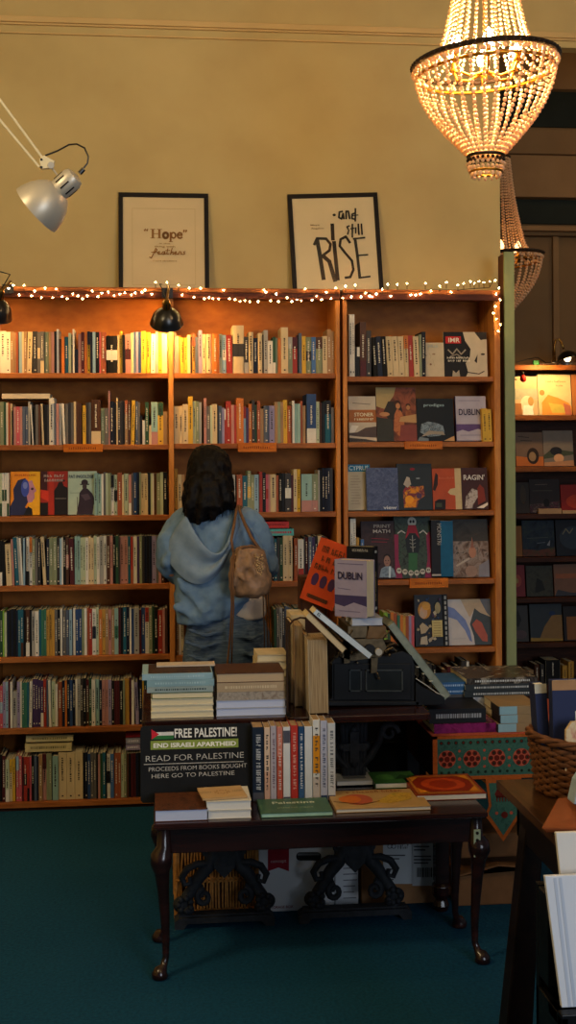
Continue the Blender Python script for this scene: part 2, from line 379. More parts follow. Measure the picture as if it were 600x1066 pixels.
row('L',6,0,833.5,49,'k2.5@49 m3.4@48 f4@44+w c3@44+y y3@44 -1 P3@47+s P3@47 m2@46 r3.4@46+k r2.6@46+k P2@46 k3@47 j2.6@47 n2@46 t4@48 p4@48+m v2.6@48 v2.8@48 k1 a6@46 c8.6@49 c8.6@49 c8.4@49 k2@48 n3@48 b3@47 h3@48 h3@47 k2 p2@46 g2.6@47 e3@48 k1.4 w3.6@46+k B3.6@46 x1 z3.4@47 z3@47 f3@45 v3@47 x2.4@46 k2@46 m2.6@46 m2.4@46 n2.8@46 k2.8@46 d3@46')
row('M',0,180.5,388.5,40,'c3@43 p2.6@39 o2.4@39 y3.6@37 y3.6@37 c3@40 x1.6@38 Y3.6@42+z j3.4@38 l4@45 c3.6@41 -.5 c6@41 o7@41 o.8 f3.4@41 s4@40+w r6@40/-1 c12.4@50+d d4.6@38+i c5@43 n5@37 c4.6@42 k1.6 i4.4@45 w5@34 g3@38+w v2.4@37 o3.4@37 c7.6@48 v4.6@38+i r5@38+m k2@40 j3@42 y4.2@39 v6@38+d B4.6@38 v7@38+x c5@39 t4.6@46 t3@44')
row('M',1,181.5,461.5,40,'c5@39 c4@39 c5.6@41 y5@49 f3@44 v3.4@44 i2.6@43 -2.4 p2.8@47 h4@39 f2 c5@41 k1.4 j3.6@39 l2.6@37 r1.6@36+w r5.4@44 p3@40 r2.4@40 o7.6@47 s2.6@38+r u2.6@37 o3.4@41 d3@45 g2.4@40 z3.4@44 t3.4@36 j5.8@39 l5.8@39 t3@43 v3@43 t3@43 y4@45 z4.4@39 x.8 w2.4@44 a3@41 a3@41 z2.6@44 t3@39 -1 b10@51+w f3.2@43 x2.8@42 k3@42 e6.6@44+k h3@37')
row('M',2,182,533.5,40,'Y3.4@46 c4@40 t3@40 -40 s3@39 h3.2 a3.6@40 i3@39 -1.6 z6@39 e5@38 v3.8@43+y v3.4@39 s4.4@39 x1 r3@42 k3.6@41 P2.6@39+r p2.2@39 c6@39 z2.6@38 k3.6@40 k3@40 d6.4@40+w m2.6@38 c3.6@44 y3.4@44 x1 a11@39+p v6.6@39+p i1.4@43 k2.4@43 n3@45 n3@45 n3@45 d2.6@45')
row('M',3,182,606,46,'x3@42 d3@42 -86 k3@38 d3@40 z3@42 k3@44 e3@44 d2.6 g3.4@45 c5@47 c5@47 -1.5 z4@44 w6@43+r d1.4 m3.4@45 j4@46 u3@45 k3@46 c4@46 d3@46 x3@45')
row('M',4,183.5,681,46,'t3@44 w2@45 c3@44 -94 g2.6@45 h3@47 i3@47 d3@46 j3.6@48 h3@47 k3@45 g4@46 c4@46 m3@46')
row('R',0,364,392,42,'w3@65 w2.6@65 k2.4@31 k3@31+w x6.6@57+m d5@48 k5@41/-3 n5@42/-3 k5@42/-3 c6.4@42/-3 c6@42/-3 c5.6@42/-2 c4.4@43+o/-1.5 r5@43/-2 c5.6@42/-2 v2.4@44/-1 k4.4@47')
row('R',3,365,603.5,60,'w3@64 w3@64 -.6 Y3@44 -1.6 B3.4@42')
row('R',4,400,675,36,'q4@37 g3@36 o3.4@37 z3.4@36 G3@34 o3@34 Y3@33 z3@33 l3@33 P3@33')
allb=[b for r in ROWS.values() for b in r]
allb.sort(key=lambda b:-b['w']*b['h'])
for i,b in enumerate(allb): b['solo']=i<292
ORD=['top','second','third','fourth','fifth','sixth','bottom']
BAYN={'L':'bay over the bare carpet','M':'bay behind the person','R':'bay beside the green panel'}
NTH=['first','second','third','fourth','fifth','sixth','seventh','eighth','ninth','tenth','eleventh','twelfth','thirteenth','fourteenth','fifteenth','sixteenth','seventeenth','eighteenth','nineteenth']
TENS={20:'twent',30:'thirt',40:'fort',50:'fift',60:'sixt'}
def nth(n):
    if n<=19: return NTH[n-1]
    t=n//10*10; u=n%10
    return TENS[t]+'ieth' if u==0 else TENS[t]+'y-'+NTH[u-1]
stuff=M(); nst=0
def spine_label(r,i,b):
    c=NAMES[b['c']]; L=NAMES[r[i-1]['c']] if i>0 else None; Q=NAMES[r[i+1]['c']] if i<len(r)-1 else None
    wd='thick' if b['w']>5 else ('thin' if b['w']<2.6 else '')
    if L and Q: s=f'{wd} {c} book between {L} and {Q}'
    else: s=f'{wd} {c} book at the {"near" if not L else "far"} end, beside {Q or L}'
    return (s+f', {ORD[b["row"]]} shelf, {BAYN[b["bay"]]}').strip()
seen={}
for key,r in ROWS.items():
    for i,b in enumerate(r): b['label']=spine_label(r,i,b); seen[b['label']]=seen.get(b['label'],0)+1
    for i,b in enumerate(r):
        if seen[b['label']]>1:
            b['label']=f'{NAMES[b["c"]]} book, {nth(i+1)} from the left, {ORD[b["row"]]} shelf, {BAYN[b["bay"]]}'
ZR={'L':LZ,'M':MZ,'R':RZ}
sd=0
for key,r in ROWS.items():
    for b in r:
        sd+=1
        ys=YF+.022+random.Random(sd).uniform(0,.012)
        A=py_(b['x'],b['base'],YF+.028); Bp=py_(b['x']+b['w'],b['base'],YF+.028)
        t=(Bp.x-A.x)*.97; s_=(FW.dot(Vector((A.x,ys,0))))/F; h=b['h']*s_
        z=ZR[b['bay']][b['row']]+.0005+t/2*abs(math.sin(R(b['lean']))); d=min(.215,max(.12,h*.72)); hard=random.Random(sd*3).random()<.3
        cx=(A.x+Bp.x)/2
        if b['solo']:
            m=M(); book_mesh(m,t,h,d,b['c'],b['c2'],hard,seed=sd)
            o=m.build('book',loc=(cx,ys,z))
            if b['lean']: o.rotation_euler[1]=R(b['lean'])
            tag(o,b['label'],'book',f'spine-out books on the {ORD[b["row"]]} shelf of the {BAYN[b["bay"]]}')
        else:
            q=M(); book_mesh(q,t,h,d,b['c'],b['c2'],False,seed=sd,marks=False)
            T=Matrix.Translation((cx,ys,z))@Matrix.Rotation(R(b['lean']),4,'Y')
            o0=len(stuff.v); stuff.v+=[T@v for v in q.v]
            for f,i in zip(q.f,q.fm): stuff.f.append([o0+k for k in f]); stuff.fm.append(stuff.mi(q.m[i]))
o=stuff.build('slim_books',world=True); tag(o,'very thin spines wedged between the wider books on the tall bookcase','books',None,'stuff')
# ---------------------------------------------------------------- books shown cover-out
def art(m,shapes,w,h,y,x0=None,z0=0):
    """draw unit-square shapes on a cover facing -y"""
    x0=-w/2 if x0 is None else x0; k=0
    for s in shapes:
        k+=1; yy=y-.00025*k; t=s[0]
        col=s[-1]; mt=col if not isinstance(col,(str,tuple)) else pm(PAL.get(col,col),.5,.08,40)
        P=lambda a,b:(x0+a*w,yy,z0+b*h)
        if t=='r': m.add([P(s[1],s[2]),P(s[3],s[2]),P(s[3],s[4]),P(s[1],s[4])],[(0,1,2,3)],mt)
        elif t=='e':
            n=20; m.add([P(s[1]+s[3]*math.cos(2*PI*i/n),s[2]+s[4]*math.sin(2*PI*i/n)) for i in range(n)],[tuple(range(n))],mt)
        elif t=='p': m.add([P(*q) for q in s[1]],[tuple(range(len(s[1])))],mt)
        elif t=='s':
            pts=s[1]; wd=s[2]*w
            for a,b in zip(pts[:-1],pts[1:]):
                A=Vector(P(*a));B=Vector(P(*b)); d=B-A
                if d.length<1e-6: continue
                n_=Vector((-d.z,0,d.x)).normalized()*wd/2; e=d.normalized()*wd*.25
                m.add([A-n_-e,B-n_+e,B+n_+e,A+n_-e],[(0,1,2,3)],mt)
        elif t=='t': # text, cx, baseline, width, height
            m.text(s[1],P(s[2],s[3]),(1,0,0),(0,0,1),mt,w=s[4]*w,h=s[5]*h,bold=.012)
def cover_book(px0,px1,ptop,pbot,zbase,c,shapes,label,name='display_book',yfront=None,t=.02,lean=8,rotz=0,pages=PAGES,group=None,spine=None,title=None,cat='book',x=None,tilt=0,w=None,h=None):
    Y=YF+.045 if yfront is None else yfront
    A=py_(px0,pbot,Y); B=py_(px1,pbot,Y); s_=FW.dot(Vector((A.x,Y,0)))/F
    w=w or (B.x-A.x); h=h or (pbot-ptop)*s_/math.cos(R(lean))
    m=M(); cm=pm(PAL.get(c,c),.45,.08,20) if isinstance(c,str) else c
    b=.0015
    m.box(-w/2,w/2,-t/2,-t/2+b,0,h,cm); m.box(-w/2,w/2,t/2-b,t/2,0,h,cm); m.box(-w/2,-w/2+b,-t/2+b,t/2-b,0,h,cm)
    o=m.build(name,loc=((A.x+B.x)/2 if x is None else x,Y+t/2,zbase+.001+abs(math.sin(R(lean)))*t*.5),rot=(R(-lean),R(tilt),R(rotz)))
    tag(o,label,cat,group)
    q=M(); q.box(-w/2+b,w/2-.003,-t/2+b,t/2-b,.003,h-.003,pages); q.build('page_block',o)
    if shapes:
        q=M(); art(q,shapes,w,h,-t/2); q.build('cover_picture',o)
    if title:
        q=M(); art(q,title,w,h,-t/2-.0035); q.build('cover_title',o)
    if spine:
        q=M(); q.box(-w/2-.0006,-w/2,-t/2,t/2,0,h,pm(PAL.get(spine,spine),.5)); q.build('spine_strip',o)
    return o
def zrow(Z,i): return Z[i]+.0005
SK='c9a07a'
# left bay, third shelf
cover_book(10.5,41.5,491,536.3,zrow(LZ,2),'e0851c',[('r',.62,0,1,1,'e0a01c'),('p',[(0,0),(0,.2),(.12,.36),(.1,.6),(.25,.8),(.5,.85),(.62,.7),(.6,.3),(.5,.18),(.7,.1),(.72,0)],'23284a'),
 ('p',[(.52,.74),(.72,.8),(.8,.66),(.88,.56),(.8,.5),(.82,.4),(.74,.3),(.6,.28),(.55,.45)],'b07a8c'),('e',.5,.62,.14,.2,'3a4a9c'),('e',.5,.68,.08,.08,'6f7ab8'),('e',.74,.6,.05,.03,'3a2440'),('p',[(.45,0),(.6,.2),(.74,.14),(.76,0)],'101018')],
 'orange and yellow book cover printed with a large blue head in profile',title=[('t','PLAYBOOK',.5,.9,.7,.035,'a8480f')])
cover_book(42,70.3,491,536.3,zrow(LZ,2),'8e2218',[('r',0,0,.28,.28,'120c0c'),('r',0,.55,.25,1,'3a1214'),('p',[(0,.4),(.3,.3),(.45,.42),(.3,.55),(0,.58)],'c4311c'),('p',[(.52,0),(.5,.55),(.62,.66),(.66,.74),(.8,.76),(.86,.66),(1,.62),(1,0)],'170e10'),('r',.6,.76,.9,.8,'1a1012'),('r',.3,0,.5,1,'a62a1a'),('s',[(.55,.37),(.95,.37)],.015,'8a8078')],
 'red and black book cover showing the dark back of a man in a hat',title=[('t','THE DARK',.5,.86,.75,.06,'b59a90'),('t','UNIVERSE',.5,.76,.7,.06,'b59a90')])
cover_book(70.8,100.6,491.5,536.5,zrow(LZ,2),'9fb09c',[('e',.58,.74,.12,.07,'2c2028'),('r',.42,.68,.74,.71,'2c2028'),('e',.58,.64,.08,.07,'3a2c30'),('p',[(.3,0),(.38,.3),(.4,.5),(.52,.6),(.68,.6),(.85,.48),(.97,.3),(.9,.22),(.86,0)],'2e212c'),('p',[(.45,.45),(.7,.48),(.8,.36),(.6,.32)],'4a3a44'),('s',[(.34,.0),(.32,.4)],.02,'4a4038'),('s',[(.08,.5),(.38,.5)],.01,'3c3c44')],
 'pale teal book cover headed PAT INGOLDSBY with a seated figure in a hat',title=[('t','PAT INGOLDSBY',.5,.84,.94,.075,'1c2c4c')])
# right bay, top shelf
cover_book(435,464,356,391.8,zrow(RZ,0),'b9a888',[('e',.3,.62,.05,.02,'7a6a50'),('e',.6,.66,.06,.02,'8a6a4c'),('e',.48,.36,.04,.03,'7a5a40'),('s',[(.42,.7),(.5,.6),(.45,.5)],.01,'9a8a6a'),('s',[(.55,.5),(.62,.3)],.01,'9a8a6a')],
 'small cream book cover with faint leaf sketches, beside the cover reading IMR',title=[('t','Fe llei',.45,.85,.6,.08,'9aa39a')],lean=5,t=.012)
cover_book(463,508,344.5,391.5,zrow(RZ,0),'b9aa8e',[('p',[(0,0),(0,1),(.45,1),(.5,.8),(.62,.62),(.6,.45),(.5,.3),(.55,.1),(.5,0)],'17130f'),('p',[(.72,1),(.86,.82),(1,.84),(1,1)],'2a221a'),('p',[(.7,.35),(.78,.5),(.76,.3)],'2a221a'),('s',[(.1,.6),(.2,.5),(.3,.62),(.4,.5),(.5,.6)],.03,'8f8370'),('s',[(.15,.45),(.3,.5),(.45,.4)],.02,'8f8370'),('p',[(.18,.0),(.2,.14),(.27,.08),(.34,.15),(.36,0)],'9c907a'),('s',[(.52,.1),(.8,.06),(.92,.12)],.02,'2a221a'),('e',.9,.5,.05,.02,'2a221a'),('r',.04,.74,.4,.9,'b3201c')],
 'large black and cream magazine cover with a red IMR masthead',title=[('t','IMR',.24,.765,.26,.1,'e6dcc4'),('t','INTERVIEWS',.32,.4,.5,.04,'e6dcc4'),('t','FROM THE EDGE',.34,.33,.5,.04,'e6dcc4')],lean=5,t=.012,name='magazine',cat='magazine')
# right bay, second shelf
cover_book(364,392.5,413,460.3,zrow(RZ,1),'b5a690',[('r',0,.42,1,.7,'9a5a2c'),('p',[(0,.18),(.3,.2),(.6,.3),(1,.33),(1,.08),(.4,.1),(0,.13)],'4a3c38'),('p',[(.0,.0),(.0,.08),(.6,.05),(1,0)],'3a332e'),('p',[(.0,.2),(.1,.36),(.35,.34),(.2,.2)],'cfc6b4'),('s',[(.15,.85),(.8,.82)],.02,'5a5048')],
 'cream and brown STONER book cover on the second shelf beside the green panel',title=[('t','STONER',.55,.55,.7,.08,'e0d2ac'),('t','COLLECTED',.55,.46,.7,.05,'e0d2ac')])
cover_book(393,434.5,404,460.5,zrow(RZ,1),mottled(('2a2018','5a3426','8a4a34','3c2c20'),14),[('p',[(0,1),(0,.65),(.2,.6),(.45,.85),(.5,1)],'a08a5c'),('p',[(.18,.55),(.3,.74),(.6,.74),(.66,.55),(.5,.4),(.3,.4)],'2a2420'),('e',.53,.70,.085,.06,'3a1c10'),('e',.545,.655,.055,.055,'b4784c'),('p',[(.42,.2),(.45,.5),(.52,.6),(.62,.56),(.7,.42),(.68,.2),(.58,.08)],mottled(('7a3c28','b06a40','8a4a30'),30)),('e',.8,.66,.06,.04,'3a2010'),('e',.8,.625,.045,.045,'a87448'),('p',[(.72,.36),(.74,.56),(.86,.57),(.93,.36)],mottled(('6a3820','a8643c'),30)),('p',[(.6,.45),(1,.5),(1,.34),(.56,.36)],'b08858'),('e',.2,.5,.13,.04,'a87850'),('p',[(0,0),(0,.45),(.4,.4),(.42,0)],'30302a'),('p',[(.55,0),(.6,.3),(1,.3),(1,0)],'7a3c34')],
 'large brown book cover printed with a glowing interior of seated figures',t=.018)
cover_book(435,473.5,415,459.5,zrow(RZ,1),'0e1214',[('p',[(.08,.2),(.12,.4),(.3,.46),(.55,.42),(.7,.36),(.74,.2),(.6,.12),(.3,.1)],mottled(('2a343c','7f8f98','3a4650','a8b0b0'),60)),('p',[(.1,.1),(.4,.16),(.75,.14),(.7,.22),(.3,.24)],'8f8474'),('p',[(.7,0),(1,.12),(1,0)],'b08a5c'),('p',[(0,0),(.06,.1),(.3,.06),(.3,0)],'6a7478')],
 'black book cover reading prodiges above a curled silvery shape',title=[('t','prodiges',.47,.79,.55,.09,'8fa6a8')])
cover_book(476,507.5,413,459.5,zrow(RZ,1),'a39ca6',[('r',.0,.14,1,.37,'54406c'),('p',[(0,.14),(1,.12),(1,.22),(.7,.26),(.4,.2),(.2,.24),(0,.2)],'a39ca6'),('s',[(.1,.9),(.8,.9)],.02,'7a7284'),('s',[(.12,.12),(.8,.12)],.02,'7a7284')],
 'lilac DUBLIN book cover on the second shelf beside two yellow spines',title=[('t','DUBLIN',.45,.57,.72,.14,'231a36')],t=.03,spine='4a3c60')
for a,b,hh,lb in ((503,508,35,'nearer the lilac DUBLIN cover'),(508,512.6,34,'nearer the bookcase end')):
    A=py_(a,458,YF+.012);B=py_(b,458,YF+.012); mm=M(); book_mesh(mm,(B.x-A.x)*.96,hh*.00447,.032,'y',None,False,seed=a)
    tag(mm.build('book',loc=((A.x+B.x)/2,YF+.008,zrow(RZ,1)),rot=(0,R(-2),0)),'small yellow upright book on the second shelf, '+lb,'book','small yellow books before the DUBLIN cover')
# right bay, third shelf
cover_book(363,386.5,485,532.5,zrow(RZ,2),'b0a488',[('r',0,.84,1,1,'1f6f8c'),('r',.8,0,1,.84,'8a8272')]+[('s',[(.12,.74-.06*i),(.12+.5*(.7+.3*((i*7)%3)/3),.74-.06*i)],.012,'6a6252') for i in range(11)],
 'cream book cover with a blue top band reading CYPRUS, third shelf',yfront=YF+.078,title=[('t','CYPRUS',.5,.87,.86,.1,'cfe0dc')])
cover_book(382.5,415.5,488.5,532.7,zrow(RZ,2),mottled(('39425f','4a5574','5a6482'),70),[],'plain mottled slate blue book cover reading view at its foot',title=[('t','view',.72,.02,.42,.08,'c8ccd0')],yfront=YF+.03)
cover_book(414.5,451,483.5,531.5,zrow(RZ,2),'22282a',[('p',[(.18,.05),(.16,.4),(.25,.52),(.5,.5),(.75,.52),(.78,.3),(.6,.2),(.55,.05)],mottled(('c4581c','d98a1c','5a2a3c','c4481c'),30)),('p',[(.18,.55),(.28,.72),(.36,.7),(.4,.55),(.3,.48)],'a89c8c'),('e',.34,.22,.12,.09,'e0921c'),('e',.45,.88,.07,.03,'7a1c24'),('e',.6,.68,.06,.015,'7c8488'),('e',.62,.3,.08,.06,'4a3450')],
 'dark grey book cover with an orange flower-like figure, third shelf')
cover_book(451.5,481.5,488,530.7,zrow(RZ,2),'a8441a',[('r',.78,0,1,1,'c0a87a'),('p',[(.78,.34),(.6,.36),(.52,.42),(.62,.5),(.78,.52)],'c0a87a'),('p',[(.04,0),(.06,.2),(.2,.25),(.44,.24),(.42,0)],'1c1210'),('p',[(0,.48),(.06,.7),(.12,.9),(.2,.84),(.18,.6),(.08,.45)],'2c1a14'),('r',.1,.06,.3,.16,'3a4030')],
 'orange book cover with a cream right edge and small black figure',title=[('t','Shakiment',.48,.74,.5,.05,'c46a44')])
cover_book(481.8,509,487,530.2,zrow(RZ,2),'3a1a12',[('p',[(.1,.02),(.15,.3),(.4,.5),(.6,.45),(.62,.3),(.4,.1),(.38,.02)],mottled(('8f8078','b8aca0','4a3430'),50)),('p',[(.6,.5),(.7,.6),(.85,.5),(.9,.2),(.6,.1)],'7a2c1a'),('p',[(.55,.03),(.98,.16),(.98,.1),(.8,.02)],'d8ccb8')],
 'dark brown book cover headed RAGIN with a pale curled creature',title=[('t',"RAGIN'",.48,.7,.8,.13,'d0c8bc')])
# right bay, fourth shelf
cover_book(377.5,413,543,602.5,zrow(RZ,3),mottled(('1c1618','3a2a2c','2a2024'),20),[('e',.74,.345,.115,.085,'1c1416'),('e',.74,.30,.095,.095,'8a6658'),('e',.70,.31,.015,.01,'241a1a'),('e',.78,.31,.015,.01,'241a1a'),('s',[(.71,.26),(.77,.26)],.012,'5a3030'),('p',[(.5,.02),(.56,.17),(.68,.21),(.8,.21),(.92,.17),(1,.02)],mottled(('4a5a68','7c8e9c','3c4854'),30)),('s',[(.8,.02),(.82,.2)],.06,'b4c4cc'),('s',[(.3,.7),(.8,.68)],.02,'7a2430'),('s',[(.3,.64),(.75,.63)],.02,'7a2430')],
 'dark PRINT MATH book cover with a small portrait at lower right',title=[('t','PRINT',.62,.88,.5,.06,'9a9088'),('t','MATH',.6,.79,.5,.06,'b4aaa2')] )
cover_book(412,450,537.5,602,zrow(RZ,3),mottled(('26302c','3c4a40','1c1c1c'),40),[('p',[(0,0),(0,.7),(.12,.7),(.1,.3),(.2,.0)],'7c2444'),('p',[(1,0),(1,.75),(.88,.7),(.9,.3),(.8,0)],'7c2444'),('e',.5,.9,.12,.08,'a8a89c'),('p',[(.3,.62),(.4,.85),(.6,.85),(.7,.62),(.5,.7)],'8c1c2c'),('p',[(.36,.1),(.38,.4),(.62,.4),(.6,.1)],'2f5c38'),('p',[(.34,.4),(.3,.62),(.42,.72),(.58,.72),(.7,.62),(.66,.4)],'1c2024'),('s',[(.5,.42),(.5,.68)],.02,'8c8c84'),('s',[(.42,.62),(.5,.6),(.58,.62)],.014,'8c8c84'),('s',[(.42,.56),(.5,.54),(.58,.56)],.014,'8c8c84'),('s',[(.43,.5),(.5,.48),(.57,.5)],.014,'8c8c84'),('e',.46,.905,.03,.025,'1c1c1c'),('e',.54,.905,.03,.025,'1c1c1c'),('s',[(.1,.72),(.2,.76),(.3,.72)],.03,'b8b4a8'),('s',[(.7,.72),(.8,.76),(.9,.7)],.03,'b8b4a8'),('s',[(.42,.1),(.42,.0)],.05,'6a4c50'),('s',[(.58,.1),(.58,.0)],.05,'6a4c50')]+
 [q for i in range(6) for q in (('e',.1+.16*i,.07+.02*abs(i-2.5),.07,.045,'b4b0a2'),('e',.08+.16*i,.075+.02*abs(i-2.5),.018,.014,'221c1c'),('e',.125+.16*i,.075+.02*abs(i-2.5),.018,.014,'221c1c'))],
 'magenta and green book cover with a skull-faced man over a row of skulls',spine='1c1a1c')
m=M(); A=py_(450,601,YF+.03);B=py_(459.5,601,YF+.03); w=B.x-A.x
m.box(-w/2,w/2,0,.14,0,.265,pm('1a191b',.5)); m.text('MONSTRI',(w*.15,-.0004,.25),(0,0,-1),(1,0,0),pm('a8a49c'),w=.1,h=w*.45,anchor='l')
m.box(-w/2,w/2,-.0004,0,.004,.012,pm('a8a49c')); m.box(-w/2+.002,w/2-.002,.003,.138,.264,.2656,PAGES)
tag(m.build('book',loc=((A.x+B.x)/2,YF+.03,zrow(RZ,3)+.0095),rot=(R(-3),0,0)),'thick black spine lettered MONSTRI beside the skull cover','book')
m=M(); A=py_(459.5,600,YF+.03);B=py_(472.5,600,YF+.03); w=B.x-A.x
m.box(-w/2,w/2,0,.17,0,.262,pm('0f5576',.5)); m.box(-w/2+.002,w/2-.002,.003,.168,.26,.2626,PAGES)
tag(m.build('book',loc=((A.x+B.x)/2,YF+.03,zrow(RZ,3)+.0095),rot=(R(-3),0,0)),'thick plain blue spine between the black spine and the market-scene cover','book')
cover_book(472.5,510,540,599.8,zrow(RZ,3),mottled(('2c2826','6a5548','8f7f74','3c3836'),26),[('r',0,.62,1,1,mottled(('24221f','3c3833','2c2a26'),12)),('e',.5,.1,.17,.1,'8f7464'),('e',.55,.43,.1,.1,'a8745a'),('p',[(.5,.5),(.55,.7),(.6,.5)],'8a5a48'),('s',[(.1,.2),(.45,.32)],.05,'a89a8c'),('s',[(.7,.5),(.7,.3)],.02,'5a5450'),('p',[(.7,.0),(.72,.2),(1,.3),(1,0)],'7a7880')],
 'grey-brown book cover printed with a crowded market scene, fourth shelf')
# right bay, fifth shelf
sg=[('e',.3,.7,.2,.17,'a8742c'),('e',.27,.66,.12,.12,'b08c70'),('e',.36,.78,.13,.08,'c08a3a'),('p',[(.14,.6),(.2,.72),(.3,.62),(.24,.54)],'a8907c')]
rr=random.Random(4)
for i in range(46):
    x_=rr.uniform(.08,.8); y_=rr.uniform(.03,.97); 
    if .08<x_<.5 and .5<y_<.88: continue
    a_=rr.uniform(0,6.3); q=rr.uniform(.03,.075)
    sg.append(('p',[(x_+q*math.cos(a_+k*1.57)*rr.uniform(.5,1.1),y_+q*.75*math.sin(a_+k*1.57)*rr.uniform(.5,1.1)) for k in range(4)],rr.choice(('9c8c70','1c3658','1c3658','7c5c34','a89880','3c2c44','6c1c28','b0a488','28405c'))))
sg+=[('p',[(.12,.4),(.22,.46),(.42,.36),(.3,.26),(.16,.24)],'a39074'),('p',[(.12,.04),(.16,.18),(.34,.2),(.36,.04)],'a89c88'),('e',.7,.74,.09,.11,'8c8260')]
sg+=[('r',.87,0,1,1,'101216')]+[('r',.905,.02+.098*i,.965,.085+.098*i,'8f8f8c') for i in range(10)]+[('r',.5,.18,.82,.5,'b4a268')]+[('s',[(.55,.45-.05*i),(.77,.45-.05*i)],.014,'6a5c34') for i in range(6)]
cover_book(433.2,467,621,674,zrow(RZ,4),'15171d',sg,'black and gold book cover patterned like stained glass with a cream label',yfront=YF+.03)
cover_book(468,512.6,626,673,zrow(RZ,4),'b3aca8',[('p',[(.5,.6),(.62,.78),(.78,.62),(1,.5),(1,1),(.3,1)],'a8957c'),('p',[(.6,.0),(.58,.2),(.5,.45),(.62,.8),(.75,.7),(1,.6),(1,0)],'3c4448'),('p',[(.55,.45),(.62,.3),(.78,.08),(.9,.06),(.9,.2),(.78,.48),(.66,.56)],'9c5040'),('p',[(0,.85),(.15,.8),(.4,.55),(.5,.3),(.54,.06),(.48,.1),(.38,.32),(.2,.55),(0,.62)],'6a7aa8'),('p',[(.75,1),(.9,.7),(1,.6),(1,1)],'5c6068'),('s',[(.12,.14),(.4,.14)],.008,'8a8a90')],
 'wide white book cover with a blue sweep and a red shape, fifth shelf')
# small items on the sixth shelf
for i,(a,b,tp,c,lb) in enumerate(((448,453,692,'d','charcoal'),(453.5,457,694,'k','black'),(461,466,699,'x','brown'),(466,472,696,'m','maroon'),(475,479,695,'k','black'),(479,485,690,'d','charcoal'),(486,489,691,'w','cream'),(491,495,699,'w','cream'),(496,501,699,'i','silver-grey'),(503,507,697,'k','black'),(507.5,512,698,'m','maroon'))):
    A=py_(a,745,YF+.03);B=py_(b,745,YF+.03); mm=M(); book_mesh(mm,(B.x-A.x)*.96,(745-tp)*.00447,.14,c,None,True,seed=i)
    tag(mm.build('book',loc=((A.x+B.x)/2,YF+.03,zrow(RZ,5)+.0012),rot=(0,R((-3,-3,0,0,0,2,0,0,2,0,0)[i]),0)),f'{lb} book, {nth(i+1)} from the left on the sixth shelf beside the green panel','book','books just visible on the sixth shelf')
# flat books lying on top of upright ones
def flat_stack_item(px0,px1,ptop,pbot,Y,c,label,d=.15,spine=None,name='flat_book',group=None,rz=0,z=None,pages=None,hard=False,lie=None,ink=None,text=None,cov=None,zt=None):
    """book lying down; front long side (spine or page edge) faces the viewer"""
    A=py_(px0,pbot,Y);B=py_(px1,ptop,Y); w=B.x-A.x; t=max(.004,(B.z-A.z)*.985 if zt is None else zt); z=A.z if z is None else z
    m=M(); cm=cov if cov is not None else pm(PAL.get(c,c),.5,.1,20); b=min(.0018,t*.2)
    m.box(-w/2,w/2,0,d,t-b,t,cm); m.box(-w/2,w/2,0,d,0,b,cm)
    if pages is None: m.box(-w/2,w/2,0,b,b,t-b,cm)
    else: m.box(-w/2,w/2,d-b,d,b,t-b,cm)
    o=m.build(name,loc=((A.x+B.x)/2,Y,z),rot=(0,0,R(rz))); tag(o,label,'book',group)
    q=M(); q.box(-w/2+.002,w/2-.002,.003,d-.002,b,t-b,pages or PAGES); q.build('page_block',o)
    if ink and t>.01:
        q=M(); ic=pm(PAL.get(ink,ink),.6)
        if text: q.text(text,(0,-.0004,t*.28),(1,0,0),(0,0,1),ic,h=t*.42,w=w*.7)
        else:
            x=-w*.38
            while x<w*.38:
                l=rnd.uniform(.002,.007); q.box(x,x+l,-.0005,0,t*.35,t*.65,ic); x+=l+.003
        q.build('spine_title',o)
    return o
ys=YF+.03
flat_stack_item(2,52,411,416.4,ys,'bfb196','wide cream board lying flat over upright books on the second shelf',name='flat_board',d=.16,z=LZ[1]+46*.00447+.006)['category']='board'
zt=LZ[6]+49.6*.00447
flat_stack_item(26,74.5,773.5,783.5,ys,'bfae7c','cream book lying directly on the cream spines of the bottom shelf',ink='6a6440',z=zt,name='flat_book')
flat_stack_item(27,76,765,773,ys,'c4b688','cream book lying topmost of the two above the bottom shelf spines',ink='6a6440',z=zt+10*.00447+.001)
z0=LZ[6]+48.6*.00447
flat_stack_item(131,146,776,782,ys,'l','lilac book lying lowest of three over the bottom shelf',z=z0,ink='d8d4dc')
flat_stack_item(131,146,769.5,776,ys,'8a8694','grey book lying middle of three over the bottom shelf',z=z0+.028,ink='d8d4dc')
flat_stack_item(131,146,763,769,ys,'7c1c24','red book lying topmost of three over the bottom shelf',z=z0+.058)
z0=MZ[3]+47.2*.00447
flat_stack_item(272,306,550.5,558,ys,'4f9a94','teal book lying flat under the red one behind the person',z=z0,ink='a8243c')
flat_stack_item(270,301,543,550,ys,'b0302c','red book lying flat on the teal one behind the person',z=z0+.036,ink='7c1c1c')
# ---------------------------------------------------------------- rear room bookcase
YF2=7.45
rc=empty('rear_bookcase',(py_(570,600,YF2).x,YF2+.2,0),'dim wooden bookcase in the back room beyond the green panel','bookcase')
xa=py_(505,500,YF2).x; xb=py_(660,500,YF2).x
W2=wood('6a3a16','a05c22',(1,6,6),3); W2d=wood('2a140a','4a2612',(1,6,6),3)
R2Z=[py_(565,y,YF2).z for y in (380,432.5,486,535,580,622,669,714)]
m=M()
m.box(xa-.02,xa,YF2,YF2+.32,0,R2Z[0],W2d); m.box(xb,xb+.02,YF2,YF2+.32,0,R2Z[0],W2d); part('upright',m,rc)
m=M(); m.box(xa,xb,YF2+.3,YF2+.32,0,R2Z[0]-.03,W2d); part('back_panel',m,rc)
for i,z in enumerate(R2Z):
    m=M(); m.box(xa,xb,YF2-.01,YF2+.3,z-.03,z,W2 if i<3 else W2d); part('shelf',m,rc,bevel=.002)
